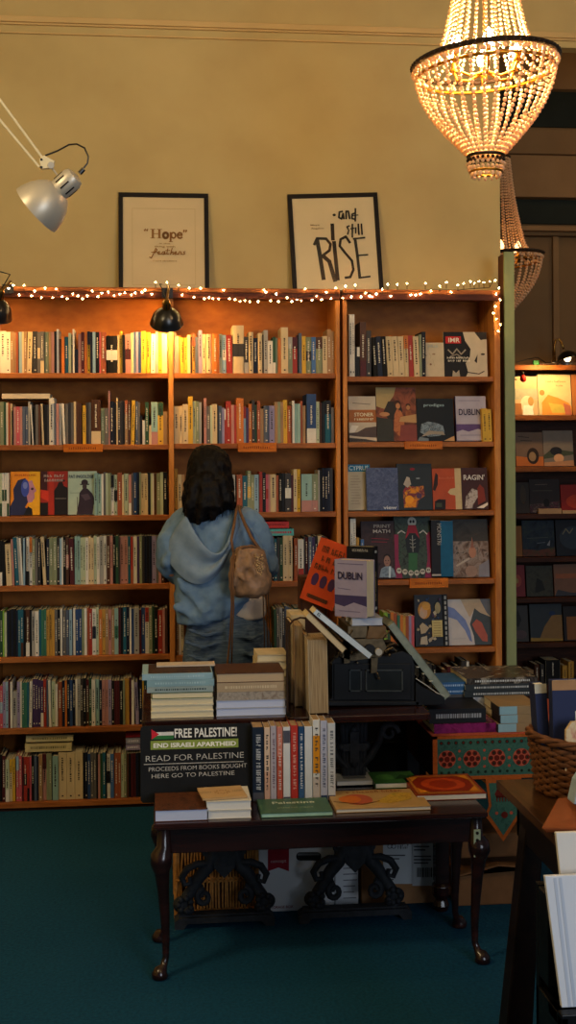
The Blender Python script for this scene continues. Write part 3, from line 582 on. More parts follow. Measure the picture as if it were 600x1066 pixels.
def rcov(a,b,t_,bt,i,c,sh,lb,**k): return cover_book(a,b,t_,bt,R2Z[i]+.0005,c,sh,lb,yfront=YF2+.03,**k)
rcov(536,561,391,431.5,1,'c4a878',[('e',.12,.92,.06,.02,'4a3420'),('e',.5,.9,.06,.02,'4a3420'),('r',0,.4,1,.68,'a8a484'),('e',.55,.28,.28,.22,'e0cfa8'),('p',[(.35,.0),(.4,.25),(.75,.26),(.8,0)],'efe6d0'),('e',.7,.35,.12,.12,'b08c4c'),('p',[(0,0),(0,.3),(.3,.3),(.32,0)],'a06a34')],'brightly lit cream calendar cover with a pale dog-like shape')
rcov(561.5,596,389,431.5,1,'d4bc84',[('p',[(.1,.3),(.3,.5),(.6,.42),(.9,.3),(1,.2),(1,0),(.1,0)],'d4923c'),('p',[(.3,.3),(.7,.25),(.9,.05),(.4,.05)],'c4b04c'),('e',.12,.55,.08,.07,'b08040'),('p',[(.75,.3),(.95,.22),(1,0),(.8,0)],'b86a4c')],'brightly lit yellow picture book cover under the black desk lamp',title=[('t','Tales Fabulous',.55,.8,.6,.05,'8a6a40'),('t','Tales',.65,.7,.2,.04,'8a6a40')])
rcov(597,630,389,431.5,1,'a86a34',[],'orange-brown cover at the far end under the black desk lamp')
rcov(538,566.5,450,485.5,2,'6a5646',[('p',[(0,0),(0,.3),(.4,.26),(1,.28),(1,0)],'b0642c'),('e',.62,.3,.22,.24,'2a201a'),('e',.6,.28,.13,.14,'8a7050'),('s',[(.1,.88),(.5,.84)],.02,'2c241e'),('s',[(.2,.76),(.6,.74)],.02,'2c241e')],'brown picture book cover with a dark round face, rear bookcase')
rcov(567,598,448.5,485.5,2,'6f665c',[('p',[(0,.3),(.3,.5),(.6,.45),(1,.4),(1,.32),(0,.2)],'3c4434'),('e',.42,.42,.2,.12,'1c1c22'),('e',.5,.22,.17,.12,'c4946c'),('p',[(0,0),(0,.1),(1,.16),(1,0)],'a87c58')],'grey picture book cover with a pale egg shape, rear bookcase')
rcov(536,552,500,532,3,'2a231d',[('e',.6,.6,.2,.3,'3a3024')],'small dim brown cover beside the green panel, rear bookcase')
rcov(552.5,584,497,532,3,'241d1c',[('p',[(0,0),(0,.25),(1,.35),(1,0)],mottled(('5a3440','2a2024','6a5c58'),40)),('s',[(.2,.84),(.6,.85)],.015,'6a5c50'),('s',[(.1,.66),(.75,.66)],.015,'4a4a38'),('e',.55,.3,.1,.12,'100c0c')],'dark book cover with faint lettering, rear bookcase under the egg cover')
rcov(585,620,503,532,3,'7c1c14',[('e',.5,.4,.35,.25,'9c341c')],'dark red book cover in the rear bookcase')
rcov(534,544.5,548,579.5,4,'7a4c18',[],'plain ochre book cover beside the green panel, rear bookcase')
rcov(545,578.5,542.5,579.5,4,mottled(('10141c','1c2834','2a3430'),20),[('p',[(0,0),(0,.2),(.5,.16),(1,.25),(1,0)],mottled(('2c3c24','5a3024','3a2c1c'),30)),('s',[(.15,.5),(.8,.52)],.012,'4a5048'),('p',[(.75,.3),(.86,.45),(.84,.28)],'7a7c80'),('s',[(.45,.36),(.7,.38)],.012,'6a7078')],'large dark blue book cover with a small sailing shape, rear bookcase')
rcov(580,616,542.5,579.5,4,'12161e',[('e',.5,.5,.4,.32,'26303a'),('s',[(.2,.6),(.3,.75),(.4,.62),(.5,.76)],.03,'6a6450')],'dark book cover with a round blue emblem, rear bookcase')
rcov(534,547.5,589,621.5,5,'6a1c20',[('e',.4,.5,.35,.2,'8a3c30'),('e',.4,.5,.12,.08,'8a6a3c')],'red patterned book cover beside the green panel, rear bookcase')
rcov(549,576.5,590,621.5,5,mottled(('1f211c','3a3a30','2a2a26'),20),[('p',[(.3,.1),(.4,.6),(.6,.5),(.7,.2)],'161612')],'dim olive book cover, rear bookcase above the dune cover')
rcov(578,612,589,621.5,5,'6a4a38',[('r',.05,.55,.95,.7,'8a5034'),('p',[(0,0),(.1,.2),(.5,.1),(1,.08),(1,0)],'34343a')],'brown landscape book cover at the frame edge, rear bookcase')
rcov(534,551,632,669,6,'35322f',[('p',[(.1,.5),(.4,.9),(.6,.6),(.4,.4)],'181614'),('e',.5,.2,.4,.12,'4a3a3c')],'grey book cover with a dark palm shape, rear bookcase')
rcov(553,586.5,631,669,6,'2a3034',[('p',[(.25,0),(.45,.4),(.7,.7),(1,.7),(1,0)],'7a5c34'),('p',[(0,0),(0,.1),(1,.06),(1,0)],'8a6c2c'),('e',.7,.75,.1,.06,'1c2c4c')],'blue and sand dune book cover, rear bookcase')
rcov(588,620,634,669,6,'1c1614',[('r',.1,.02,.5,.7,'7a4c24'),('e',.55,.25,.1,.12,'b08450')],'dark book cover with an orange doorway, rear bookcase')
for i,(a,b,tp,c) in enumerate(((550,556,698,'t'),(557,562,692,'x'),(563,567,692,'d'),(568,584,688,'k'),(586,591,694,'Y'),(592,598,690,'Y'))):
    A=py_(a,714,YF2+.03);B=py_(b,714,YF2+.03); mm=M(); book_mesh(mm,(B.x-A.x)*.97,(714-tp)*.0058,.15,c,None,True,seed=50+i)
    tag(mm.build('book',loc=((A.x+B.x)/2,YF2+.03,R2Z[7]+.0005)),f'{NAMES[c]} upright book, {nth(i+1)} from the left, lowest visible shelf of the rear bookcase','book','upright books low in the rear bookcase')
flat_stack_item(561,585,527,532.5,YF2-.006,'b08a60','thin tan booklet lying before the dark lettered cover, rear bookcase',d=.03,z=R2Z[3]+.001,name='flat_booklet')
flat_stack_item(586,610,529,532.5,YF2-.006,'c0986a','thin tan booklet lying before the dark red cover, rear bookcase',d=.03,z=R2Z[3]+.001,name='flat_booklet')
# ---------------------------------------------------------------- framed prints on the bookcase
FRAME=pm('120c09',.55,.1,20,spec=.2)
def framed(px0,px1,pt,pb,Y,rot,label,draw,matc,inner=None):
    A=py_(px0,pb,Y);B=py_(px1,pt,Y); w=B.x-A.x; h=B.z-A.z; f=.021
    root=empty('framed_print',((A.x+B.x)/2,Y,CASETOP+.001+abs(math.sin(rot[1]))*w/2),label,'framed print','framed prints leaning on the wall above the bookcase',rot)
    m=M(); m.box(-w/2,w/2,0,.022,0,f,FRAME);m.box(-w/2,w/2,0,.022,h-f,h,FRAME);m.box(-w/2,-w/2+f,0,.022,f,h-f,FRAME);m.box(w/2-f,w/2,0,.022,f,h-f,FRAME); m.build('frame',root,bevel=.002)
    m=M(); m.box(-w/2+f,w/2-f,.010,.018,f,h-f,matc)
    if inner: 
        a,b,c,d=inner; e=.0016; g=pm('b79d70',.8,.03)
        X0,X1,Z0,Z1=-w/2+w*a,-w/2+w*b,h*c,h*d
        for q in ((X0,X1,Z0,Z0+e),(X0,X1,Z1-e,Z1),(X0,X0+e,Z0,Z1),(X1-e,X1,Z0,Z1)): m.box(q[0],q[1],.0094,.010,q[2],q[3],g)
    m.build('paper',root)
    m=M(); art(m,draw,w,h,.0095); m.build('lettering',root)
    g=M(); g.add([(-w/2+f,.005,f),(w/2-f,.005,f),(w/2-f,.005,h-f),(-w/2+f,.005,h-f)],[(0,1,2,3)],GLASS); g.build('glass',root)
GLASS,nt,b_=_nt('picture_glass'); N=nt.nodes; L=nt.links
tr=N.new('ShaderNodeBsdfTransparent'); gl=N.new('ShaderNodeBsdfGlossy'); gl.inputs['Roughness'].default_value=.08; mxx=N.new('ShaderNodeMixShader'); mxx.inputs[0].default_value=.05
L.new(tr.outputs[0],mxx.inputs[1]); L.new(gl.outputs[0],mxx.inputs[2]); L.new(mxx.outputs[0],N['Material Output'].inputs[0])
BR='8c5c24'; 
def U(x,y,x0,y0,w,h): return (x0+x*w,y0+y*h)
hope=[]
# "Hope" drawn as a slab-serif word, photo layout (unit square of the frame, z up)
def letterH(x,y,w,h):
    return [('r',x+.12*w,y,x+.32*w,y+h,BR),('r',x+.68*w,y,x+.88*w,y+h,BR),('r',x+.3*w,y+.46*h,x+.7*w,y+.54*h,BR)]+[('r',x+a*w,y+b*h,x+c*w,y+d*h,BR) for a,b,c,d in ((0,0,.44,.06),(.56,0,1,.06),(0,.94,.44,1),(.56,.94,1,1))]
def ring(cx,cy,rx,ry,th,col): 
    pts=[(cx+rx*math.cos(2*PI*i/18),cy+ry*math.sin(2*PI*i/18)) for i in range(19)]
    return ('s',pts,th,col)
hope+=letterH(.35,.555,.13,.092)
hope+=[ring(.52,.585,.026,.027,.028,BR)]
hope+=[('r',.565,.522,.585,.617,BR),ring(.607,.586,.024,.027,.018,BR),('r',.555,.52,.6,.526,BR)]
hope+=[('s',[(.652,.588),(.70,.588),(.697,.605),(.676,.613),(.656,.60),(.652,.58),(.662,.562),(.682,.558),(.702,.568)],.02,BR)]
for x in (.29,.315,.725,.75): hope+=[('e',x,.632,.011,.009,BR),('s',[(x,.632),(x+(.008 if x<.5 else -.006),.645) if x<.5 else (x-.006,.615)],.01,BR)]
hope+=[('t','is the',.51,.497,.12,.014,'a07c46'),('t','thing with',.51,.46,.23,.022,'96703a')]
def script(x,y,s,pts,th=.009): return ('s',[(x+a*s,y+b*s) for a,b in pts],th,'8a6430')
sx=.36
hope+=[('s',[(.34,.37),(.36,.36),(.385,.40),(.41,.455),(.425,.44),(.40,.41)],.01,BR),('s',[(.36,.415),(.43,.42)],.008,BR)]
for i,k in enumerate('eatherS'):
    x=.43+i*.046; y=.395
    if k=='e': hope.append(('s',[(x,y+.012),(x+.025,y+.016),(x+.02,y+.03),(x+.004,y+.02),(x+.01,y),(x+.04,y+.006)],.009,BR))
    elif k=='a': hope.append(('s',[(x+.03,y+.028),(x+.008,y+.025),(x+.002,y+.005),(x+.02,y),(x+.034,y+.03),(x+.032,y+.002),(x+.045,y+.008)],.009,BR))
    elif k=='t': hope+=[('s',[(x+.022,y+.058),(x+.008,y+.004),(x+.035,y+.006)],.009,BR),('s',[(x-.005,y+.038),(x+.045,y+.04)],.007,BR)]
    elif k=='h': hope.append(('s',[(x+.024,y+.062),(x+.002,y),(x+.024,y+.028),(x+.034,y+.024),(x+.03,y+.002),(x+.045,y+.006)],.009,BR))
    elif k=='r': hope.append(('s',[(x,y),(x+.012,y+.03),(x+.03,y+.026),(x+.028,y+.004),(x+.045,y+.006)],.009,BR))
    else: hope.append(('s',[(x+.03,y+.03),(x+.012,y+.024),(x+.026,y+.008),(x+.004,y)],.009,BR))
hope+=[('t','EMILY DICKINSON',.51,.325,.26,.011,'a07c46')]
framed(123.5,217.5,190.3,299,YW-.075,(R(-7),0,0),'black framed print reading Hope is the thing with feathers',hope,pm('d4bd90',.8,.03,8),(.15,.85,.1,.85))
K='17130f'; B_='s'
rise=[('s',[(.30,.545),(.32,.40),(.345,.16)],.045,K),('s',[(.265,.50),(.30,.56),(.40,.555),(.445,.50),(.43,.44),(.345,.385),(.31,.39)],.03,K),('s',[(.35,.39),(.42,.33),(.47,.14)],.045,K),
 ('s',[(.478,.695),(.475,.545)],.04,K),('s',[(.485,.52),(.50,.15)],.042,K),
 ('s',[(.66,.51),(.62,.57),(.56,.545),(.545,.48),(.60,.41),(.67,.33),(.68,.24),(.64,.17),(.585,.165)],.028,K),
 ('s',[(.72,.55),(.735,.37),(.745,.16)],.032,K),('s',[(.70,.545),(.83,.555)],.02,K),('s',[(.74,.38),(.85,.385)],.018,K),('s',[(.745,.16),(.86,.17)],.02,K),
 ('e',.505,.787,.018,.013,K),('s',[(.60,.82),(.565,.815),(.555,.76),(.585,.745),(.605,.80),(.61,.745)],.02,K),('s',[(.635,.745),(.64,.82),(.665,.82),(.675,.745)],.02,K),('s',[(.735,.80),(.705,.79),(.70,.745),(.73,.74)],.018,K),('s',[(.745,.845),(.735,.72)],.02,K),('s',[(.70,.775),(.77,.78)],.012,K),
 ('s',[(.665,.675),(.64,.665),(.655,.63),(.64,.59)],.016,K),('s',[(.70,.69),(.69,.56)],.018,K),('s',[(.675,.645),(.72,.65)],.012,K),('s',[(.735,.655),(.73,.60)],.016,K),('s',[(.765,.69),(.765,.585)],.018,K),('s',[(.80,.69),(.80,.585)],.018,K),
 ('t','Maya',.285,.68,.1,.018,'6a5230'),('t','Angelou',.31,.645,.14,.02,'6a5230')]
framed(305.5,399.5,191.5,299.3,YW-.075,(R(-7),R(-2.2),0),'black framed print with brush lettering and still I RISE',rise,pm('d8c59a',.8,.03,8))
# ---------------------------------------------------------------- bell lamps clipped over the bookcase
DOME=pm('0d0b0a',.28,.15,20,spec=.6)
def dome_lamp(px,py,Y,axis,R0,label,power,bulb=True):
    """axis: unit vector pointing out of the mouth"""
    c=py_(px,py,Y); a=Vector(axis).normalized(); root=empty('clip_lamp',tuple(c),label,'lamp','black clip lamps along the bookcase top')
    q=a.to_track_quat('-Z','Y').to_matrix().to_4x4()
    m=M(); P=[(.0,.085),(.018,.085),(.03,.078),(.052,.064),(.07,.042),(.079,.018),(.083,0),(.086,-.004),(.083,-.006),(.078,0),(.074,.018),(.064,.04),(.045,.06),(.02,.074),(0,.076)]
    k=R0/.086; m.lathe([(r*k,z*k) for r,z in P],DOME,28,q); m.build('lamp_shade',root,smooth=R(50))
    m=M(); m.lathe([(.0,.082*k),(.02*k,.082*k),(.021*k,.12*k),(.014*k,.135*k),(0,.136*k)],BRASS,16,q)
    for i in range(8):
        t=2*PI*i/8; m.box(.019*k,.0225*k,-.002,.002,.09*k,.122*k,DOME,q@Matrix.Rotation(t,4,'Z'))
    m.build('socket',root,smooth=R(40))
    m=M(); m.ball(q@Vector((0,0,.022*k)),.026*k,emis((1,.72,.38),14 if bulb else 2),12,8); m.build('bulb',root)
    l=light('lamp_light','SPOT',tuple(c+q.to_3x3()@Vector((0,0,.0))),power,(1,.5,.13),spot_size=R(172),spot_blend=.35,shadow_soft_size=.025); l.rotation_euler=a.to_track_quat('-Z','Y').to_euler()
    return root,q,k,c
# over the two left bays
c0=py_(173.5,336,YF-.10)
root,q,k,c=dome_lamp(173.5,336,YF-.10,(0,.62,-.8),.076,'black bell lamp hanging over the joint of the first two bays',15.5)
m=M(); m.tube([q@Vector((0,0,.12*k)),(.01,.02,.15),(.012,.05,.17),(.012,.062,.155)],.006,BRASS,8); m.box(-.02,.03,.058,.066,.12,.165,DOME); 
m.tube([q@Vector((0,0,.13*k)),(-.02,.01,.155),(-.03,.04,.18),(-.02,.09,.185)],.0025,DOME,6); m.build('clip_arm',root,smooth=R(40))
root,q,k,c=dome_lamp(-6,327,YF-.16,(-.3,.5,-.8),.08,'black bell lamp cut by the frame edge above the first bay',6)
m=M(); m.tube([q@Vector((0,0,.12*k)),(.07,.02,.145),(.06,.08,.155),(.04,.13,.14)],.006,BRASS,8); m.box(.02,.07,.13,.138,.11,.15,DOME)
m.tube([q@Vector((.0,0,.13*k)),(.07,.0,.175),(.03,-.01,.185),(-.06,.0,.18),(-.15,.02,.16)],.0025,DOME,6); m.build('clip_arm',root,smooth=R(40))
# silver sprung-arm lamp in front of the wall
SIL=pm('b8b0a0',.38,.04,8,metal=.35); RODM=pm('cfc4a4',.4,.05,20)
Yl=3.95
c=py_(37.5,219,Yl); ax=Vector((-.76,.22,-.62)).normalized()
root=empty('spring_arm_lamp',tuple(c),'silver bullet-shaped lamp on a pale sprung double-rod arm before the wall','lamp')
q=ax.to_track_quat('-Z','Y').to_matrix().to_4x4()
m=M(); P=[(0,.101),(.028,.101),(.045,.092),(.064,.07),(.077,.045),(.085,.018),(.087,0),(.084,0),(.082,.018),(.073,.045),(.06,.068),(.042,.088),(0,.096)]
m.lathe(P,SIL,36,q); m.build('lamp_shade',root,smooth=R(50))
m=M(); m.lathe([(0,.096),(.034,.096),(.035,.10),(.036,.15),(.030,.163),(.014,.168),(0,.168)],SIL,28,q)
for i in range(9):
    t=2*PI*i/9; m.box(.0345,.0368,-.0022,.0022,.108,.142,pm('120c08',.6),q@Matrix.Rotation(t,4,'Z'))
m.build('lamp_cap',root,smooth=R(40))
m=M(); m.ball(q@Vector((0,0,.03)),.028,emis((1,.72,.4),3),12,8); m.build('bulb',root)
def L_(px,py,dy=0): return py_(px,py,Yl+dy)-c
m=M(); j=L_(47,171,.02)
m.prism([(L_(a,b).x,L_(a,b).z) for a,b in ((41,166),(46,162),(57,168),(55,175),(43,176))],-.006,.012,RODM)
m.tube([L_(53,172,-.01),L_(53,172,.02)],.011,SIL,16); m.tube([L_(53,173),L_(61,184)],.0035,SIL,8)
for a in ((43,166),(43,174)): m.tube([L_(*a,-.009),L_(*a,.016)],.004,DOME,10)
m.build('joint',root,smooth=R(40),bevel=.001)
d_=Vector((-1.0,0,1.24)).normalized()
for a in ((44,164),(41,174)):
    m=M(); s0=L_(*a); e=L_(0,104 if a[1]<170 else 125); dd=(e-s0).normalized(); m.tube([s0,s0+dd*.95],.0042,RODM,10); m.build('arm_rod',root,smooth=R(60))
m=M(); m.tube([L_(47,162),L_(60,157),L_(72,150.5),L_(80,150),L_(88,154),L_(92,163),L_(91,170),L_(87,175)],.0028,DOME,8); m.build('cord',root,smooth=R(60))
m=M(); tip=L_(87,176); m.tube([tip,tip+Vector((-.012,0,-.014))],.0075,DOME,12); m.build('cord_plug',root,smooth=R(60))
# ---------------------------------------------------------------- fairy lights
FL=[(9,300),(14,297),(25,297),(20,307),(33,308),(36,303),(43,310),(47,300),(55,310),(58.5,301),(65,309),(70,311),(76,306),(81,308),(86,311),(91,308),(96,303),(102,309),(106,305),(113,304),(119,308),(125,306),(130,305),(137,307),(141,305),(148,304),(151,302),(158,306),(162,294),(174,294),(186,297),(190,307),(197,300),(202,309.5),(209,300),(213,311),(218,310),(222,311),(228,311),(233,302),(239,311),(245,312),(250,314),(255,313),(260,314),(269,314),(275,302),(277,304),(282,313),(288,306),(290,314),(299,310),(304,314),(309,312),(314,313),(318,301),(325,312.5),(330,308),(335,312),(340,304),(345,311),(350,300),(357,310),(360,298),(366,309),(370,297),(376,309),(381,305),(385,308),(388,309),(392,306),(398,301),(404,296),(407,308),(414,296),(424,295),(428,307),(433,307),(438,306),(443,295),(449,303),(458,298),(465,294),(470,304),(477,297),(483,295),(490,293),(494,295),(499,293),(504,294),(510,293),(516,292),(520,300),(517,306),(521,312),(516,319),(514,326),(517,332),(521,338),(519,345),(514,345),(521,351)]
fc=py_(260,305,YF-.03)
root=empty('string_lights',tuple(fc),'string of tiny warm fairy lights along the top of the bookcase','string lights')
FB=emis((1,.6,.23),95); WIRE=pm('17110c',.6)
wm=M(); wp=[]
BULB=[]
def flY(px,py): return YF-.036 
for i,(a,b) in enumerate(FL):
    p=py_(a,b,flY(a,b))-fc; BULB.append(p)
    up=b<303 and a<513
    base=p+Vector((0,.0,-.028 if up else .012))
    wm.tube([p,base],.0016,WIRE,5); wp.append(base+Vector((0,.004,0)))
s1=[p for p,(a,b) in zip(wp,FL) if a<513]; s2=[p for p,(a,b) in zip(wp,FL) if a>=513]
s1.sort(key=lambda p:p.x)
def smoothz(l): return [l[0]]+[Vector((l[i].x,l[i].y,(l[i-1].z+l[i].z*2+l[i+1].z)/4)) for i in range(1,len(l)-1)]+[l[-1]]
wm.tube(smoothz(smoothz(s1))+s2,.0016,WIRE,5); wm.build('wire',root)
bm=M(); bm.ball((0,0,0),.0032,FB,8,6); b0=bm.build('bulb',root,smooth=4); b0.location=BULB[0]
for p in BULB[1:100]:
    c_=b0.copy(); COL.objects.link(c_); c_.parent=root; c_.location=p
# ---------------------------------------------------------------- chandeliers
BEAD,nt,bs=_nt('crystal_bead'); bs.inputs['Base Color'].default_value=(1,.86,.62,1); bs.inputs['Roughness'].default_value=.12
N=nt.nodes;L=nt.links; tl=N.new('ShaderNodeBsdfTranslucent'); tl.inputs['Color'].default_value=(1,.68,.34,1); mx=N.new('ShaderNodeMixShader'); mx.inputs[0].default_value=.35
nz=N.new('ShaderNodeTexNoise'); nz.inputs['Scale'].default_value=60; rp=N.new('ShaderNodeValToRGB'); rp.color_ramp.elements[0].color=(.8,.5,.22,1); rp.color_ramp.elements[1].color=(1,.82,.55,1)
L.new(nz.outputs['Fac'],rp.inputs[0]); L.new(rp.outputs[0],bs.inputs['Base Color'])
L.new(bs.outputs[0],mx.inputs[1]); L.new(tl.outputs[0],mx.inputs[2]); L.new(mx.outputs[0],N['Material Output'].inputs[0])
GOLD=pm('a8741e',.3,.1,20,metal=.9); DKM=pm('2a1c10',.45,.2,60,bump=.3)
cc=py_(505.5,68,4.25)
ch=empty('chandelier',tuple(cc),'lit basket chandelier of strung glass beads hanging before the cream wall','chandelier')
TILT=.07
def tz(x,f=1): return x*TILT*f
up=[(.243,.0),(.185,.022),(.158,.06),(.138,.12),(.118,.21),(.095,.33),(.078,.45),(.065,.58)]
dn=[(.245,-.012),(.241,-.042),(.228,-.09),(.203,-.145),(.168,-.195),(.128,-.242),(.09,-.282),(.062,-.314)]
def along(prof,step):
    out=[];acc=0
    for (r0,z0),(r1,z1) in zip(prof[:-1],prof[1:]):
        L0=math.hypot(r1-r0,z1-z0); d=acc
        while d<L0: out.append((r0+(r1-r0)*d/L0,z0+(z1-z0)*d/L0)); d+=step
        acc=d-L0
    return out
def strand(prof,ang,br,step):
    m=M()
    for r,z in along(prof,step):
        x=r*math.cos(ang);y=r*math.sin(ang); f=max(0,1-abs(z)/.35)
        m.ball((x,y,z+tz(x,f)),br*rnd.uniform(.9,1.1),BEAD,7,5)
    return m
for i in range(34):
    strand(dn,2*PI*i/34,.0072,.0172).build('bead_strand',ch,smooth=4)
for i in range(26):
    strand(up,2*PI*(i+.5)/26,.0066,.0165).build('upper_bead_strand',ch,smooth=4)
def ringpts(r,z,n=48,f=1): return [(r*math.cos(2*PI*i/n),r*math.sin(2*PI*i/n),z+tz(r*math.cos(2*PI*i/n),f)) for i in range(n)]
m=M(); m.tube(ringpts(.249,.012),.0095,DKM,8,True)
for p in ringpts(.256,.012,64): m.ball(p,.006,DKM,6,4)
m.build('rim',ch,smooth=R(40))
m=M(); m.tube(ringpts(.236,-.028),.006,GOLD,8,True); m.build('gold_ring',ch,smooth=4)
m=M(); 
for p in ringpts(.25,-.010,60): m.ball(p,.008,BEAD,6,4)
m.build('bead_band',ch,smooth=4)
m=M(); m.tube(ringpts(.062,-.317,24,0),.006,DKM,8,True); m.tube(ringpts(.056,-.372,24,0),.004,GOLD,8,True)
for zz,r in ((-.33,.062),(-.345,.064),(-.36,.06)):
    for p in ringpts(r,zz,22,0): m.ball(p,.0062,DKM if zz==-.33 else BEAD,6,4)
for p in ringpts(.05,-.382,14,0): m.ball(p,.0065,BEAD,6,4,(1,1,1.7))
m.build('finial',ch,smooth=R(50))
m=M(); m.tube([(0,0,-.05),(0,0,1.22)],.007,GOLD,8)
for i in range(6):
    a=2*PI*i/6+.35; x=.12*math.cos(a);y=.12*math.sin(a)
    m.tube([(0,0,-.02),(x*.5,y*.5,-.045),(x*.9,y*.9,-.035),(x,y,-.005)],.005,GOLD,8); m.lathe([(0,0),(.016,.002),(.017,.008),(.011,.012),(.011,.035),(0,.035)],GOLD,10,Matrix.Translation((x,y,-.005)))
m.build('candle_arm',ch,smooth=R(50))
for i in range(6):
    a=2*PI*i/6+.35; x=.12*math.cos(a);y=.12*math.sin(a)
    m=M(); m.lathe([(0,.03),(.013,.036),(.019,.05),(.017,.066),(.008,.085),(0,.094)],emis((1,.7,.36),70),12,Matrix.Translation((x,y,0))); m.build('candle_bulb',ch,smooth=4)
m=M(); m.lathe([(.0,1.21),(.06,1.21),(.062,1.2),(.03,1.17),(.01,1.165),(0,1.165)],GOLD,20); m.tube(ringpts(.066,.585,24,0),.006,DKM,8,True); m.build('crown_ring',ch,smooth=R(50))
for i in range(3):
    a=2*PI*i/3+.6; light('chandelier_light','POINT',(cc.x+.07*math.cos(a),cc.y+.07*math.sin(a),cc.z+.03),7.5,(1,.62,.28),shadow_soft_size=.05)
c2=copy_tree(ch)
for q_ in c2.children:
    if q_.name.startswith('candle_bulb'): q_.material_slots[0].link='OBJECT'; q_.material_slots[0].material=emis((1,.6,.25),2)
p2=py_(519.5,270,7.0); c2.location=p2; c2['label']='second bead chandelier half hidden beyond the green panel in the back room'; 
c2['group']='bead chandeliers'; ch['group']='bead chandeliers'
light('rear_chandelier_light','POINT',(p2.x,p2.y,p2.z+.06),.7,(1,.45,.12),shadow_soft_size=.06)
# black desk lamp on the rear bookcase
Yr=YF2+.08
c=py_(583,379,Yr); root=empty('desk_lamp',tuple(py_(563,380,Yr)),'black gooseneck desk lamp shining down from the top of the rear bookcase','lamp')
o_=Vector(root.location)
def Q(px,py,dy=0): return py_(px,py,Yr+dy)-o_
m=M(); m.lathe([(0,.0),(.045,.0),(.045,.012),(.02,.018),(0,.018)],DOME,20,Matrix.Translation(Q(577,380)+Vector((0,0,.002)))); m.build('lamp_base',root,smooth=R(40))
m=M(); m.tube([Q(578,379)+Vector((0,0,.0)),Q(577.5,360),Q(579,354),Q(582,353),Q(585,357),Q(587,363,-.02)],.0065,pm('9a7030',.25,.1,20,metal=.9),10); m.build('gooseneck',root,smooth=4)
ax=Vector((.15,-.30,-.93)).normalized(); q=ax.to_track_quat('-Z','Y').to_matrix().to_4x4(); T=Matrix.Translation(Q(592,378,-.10)+Vector((0,0,.012)))@q
m=M(); m.lathe([(0,.06),(.03,.058),(.055,.04),(.068,.01),(.07,0),(.066,0),(.06,.02),(.04,.04),(0,.05)],DOME,24,T); m.lathe([(.012,.0605),(.022,.0608),(.022,.0625),(.012,.0625)],BRASS,16,T); m.build('lamp_shade',root,smooth=R(50))
m=M(); m.ball(T@Vector((0,0,.02)),.022,emis((1,.7,.36),8),10,6); m.build('bulb',root)
w_=T@Vector((0,0,-.01)); 
light('desk_lamp_light','SPOT',tuple(o_+Vector((-.02,-.24,.02))),7,(1,.6,.24),spot_size=R(160),spot_blend=.6,shadow_soft_size=.03).rotation_euler=(R(22),0,0)
m=M(); m.lathe([(0,.0),(.012,.004),(.02,.018),(.017,.034),(.007,.046),(0,.047)],pm('b0281c',.35,.1),14); m.tube([(0,0,.046),(.002,0,.062),(-.004,.02,.07)],.002,DOME,6)
tag(m.build('hanging_bauble',loc=tuple(py_(545,398,YF2-.05)),smooth=4),'small red bauble hanging before the lit calendar cover','ornament')
m=M(); m.tube([py_(538,377,YF2+.02),py_(549,374,YF2+.06),py_(560,372,YF2+.1),py_(570,378.5,YF2+.12)],.003,DOME,6); tag(m.build('lamp_cable',world=True,smooth=4),'dark cable lying along the top of the rear bookcase','cable')
m=M(); m.box(-.018,.018,-.01,.01,0,.028,pm('1f6a2c',.5)); m.box(.02,.16,-.01,.02,0,.014,pm('2a1c12',.6)); tag(m.build('small_box',loc=tuple(py_(558,379,YF2+.02)[:2])+(R2Z[0]+.001,),bevel=.003),'small green and brown box beside the black desk lamp','box')
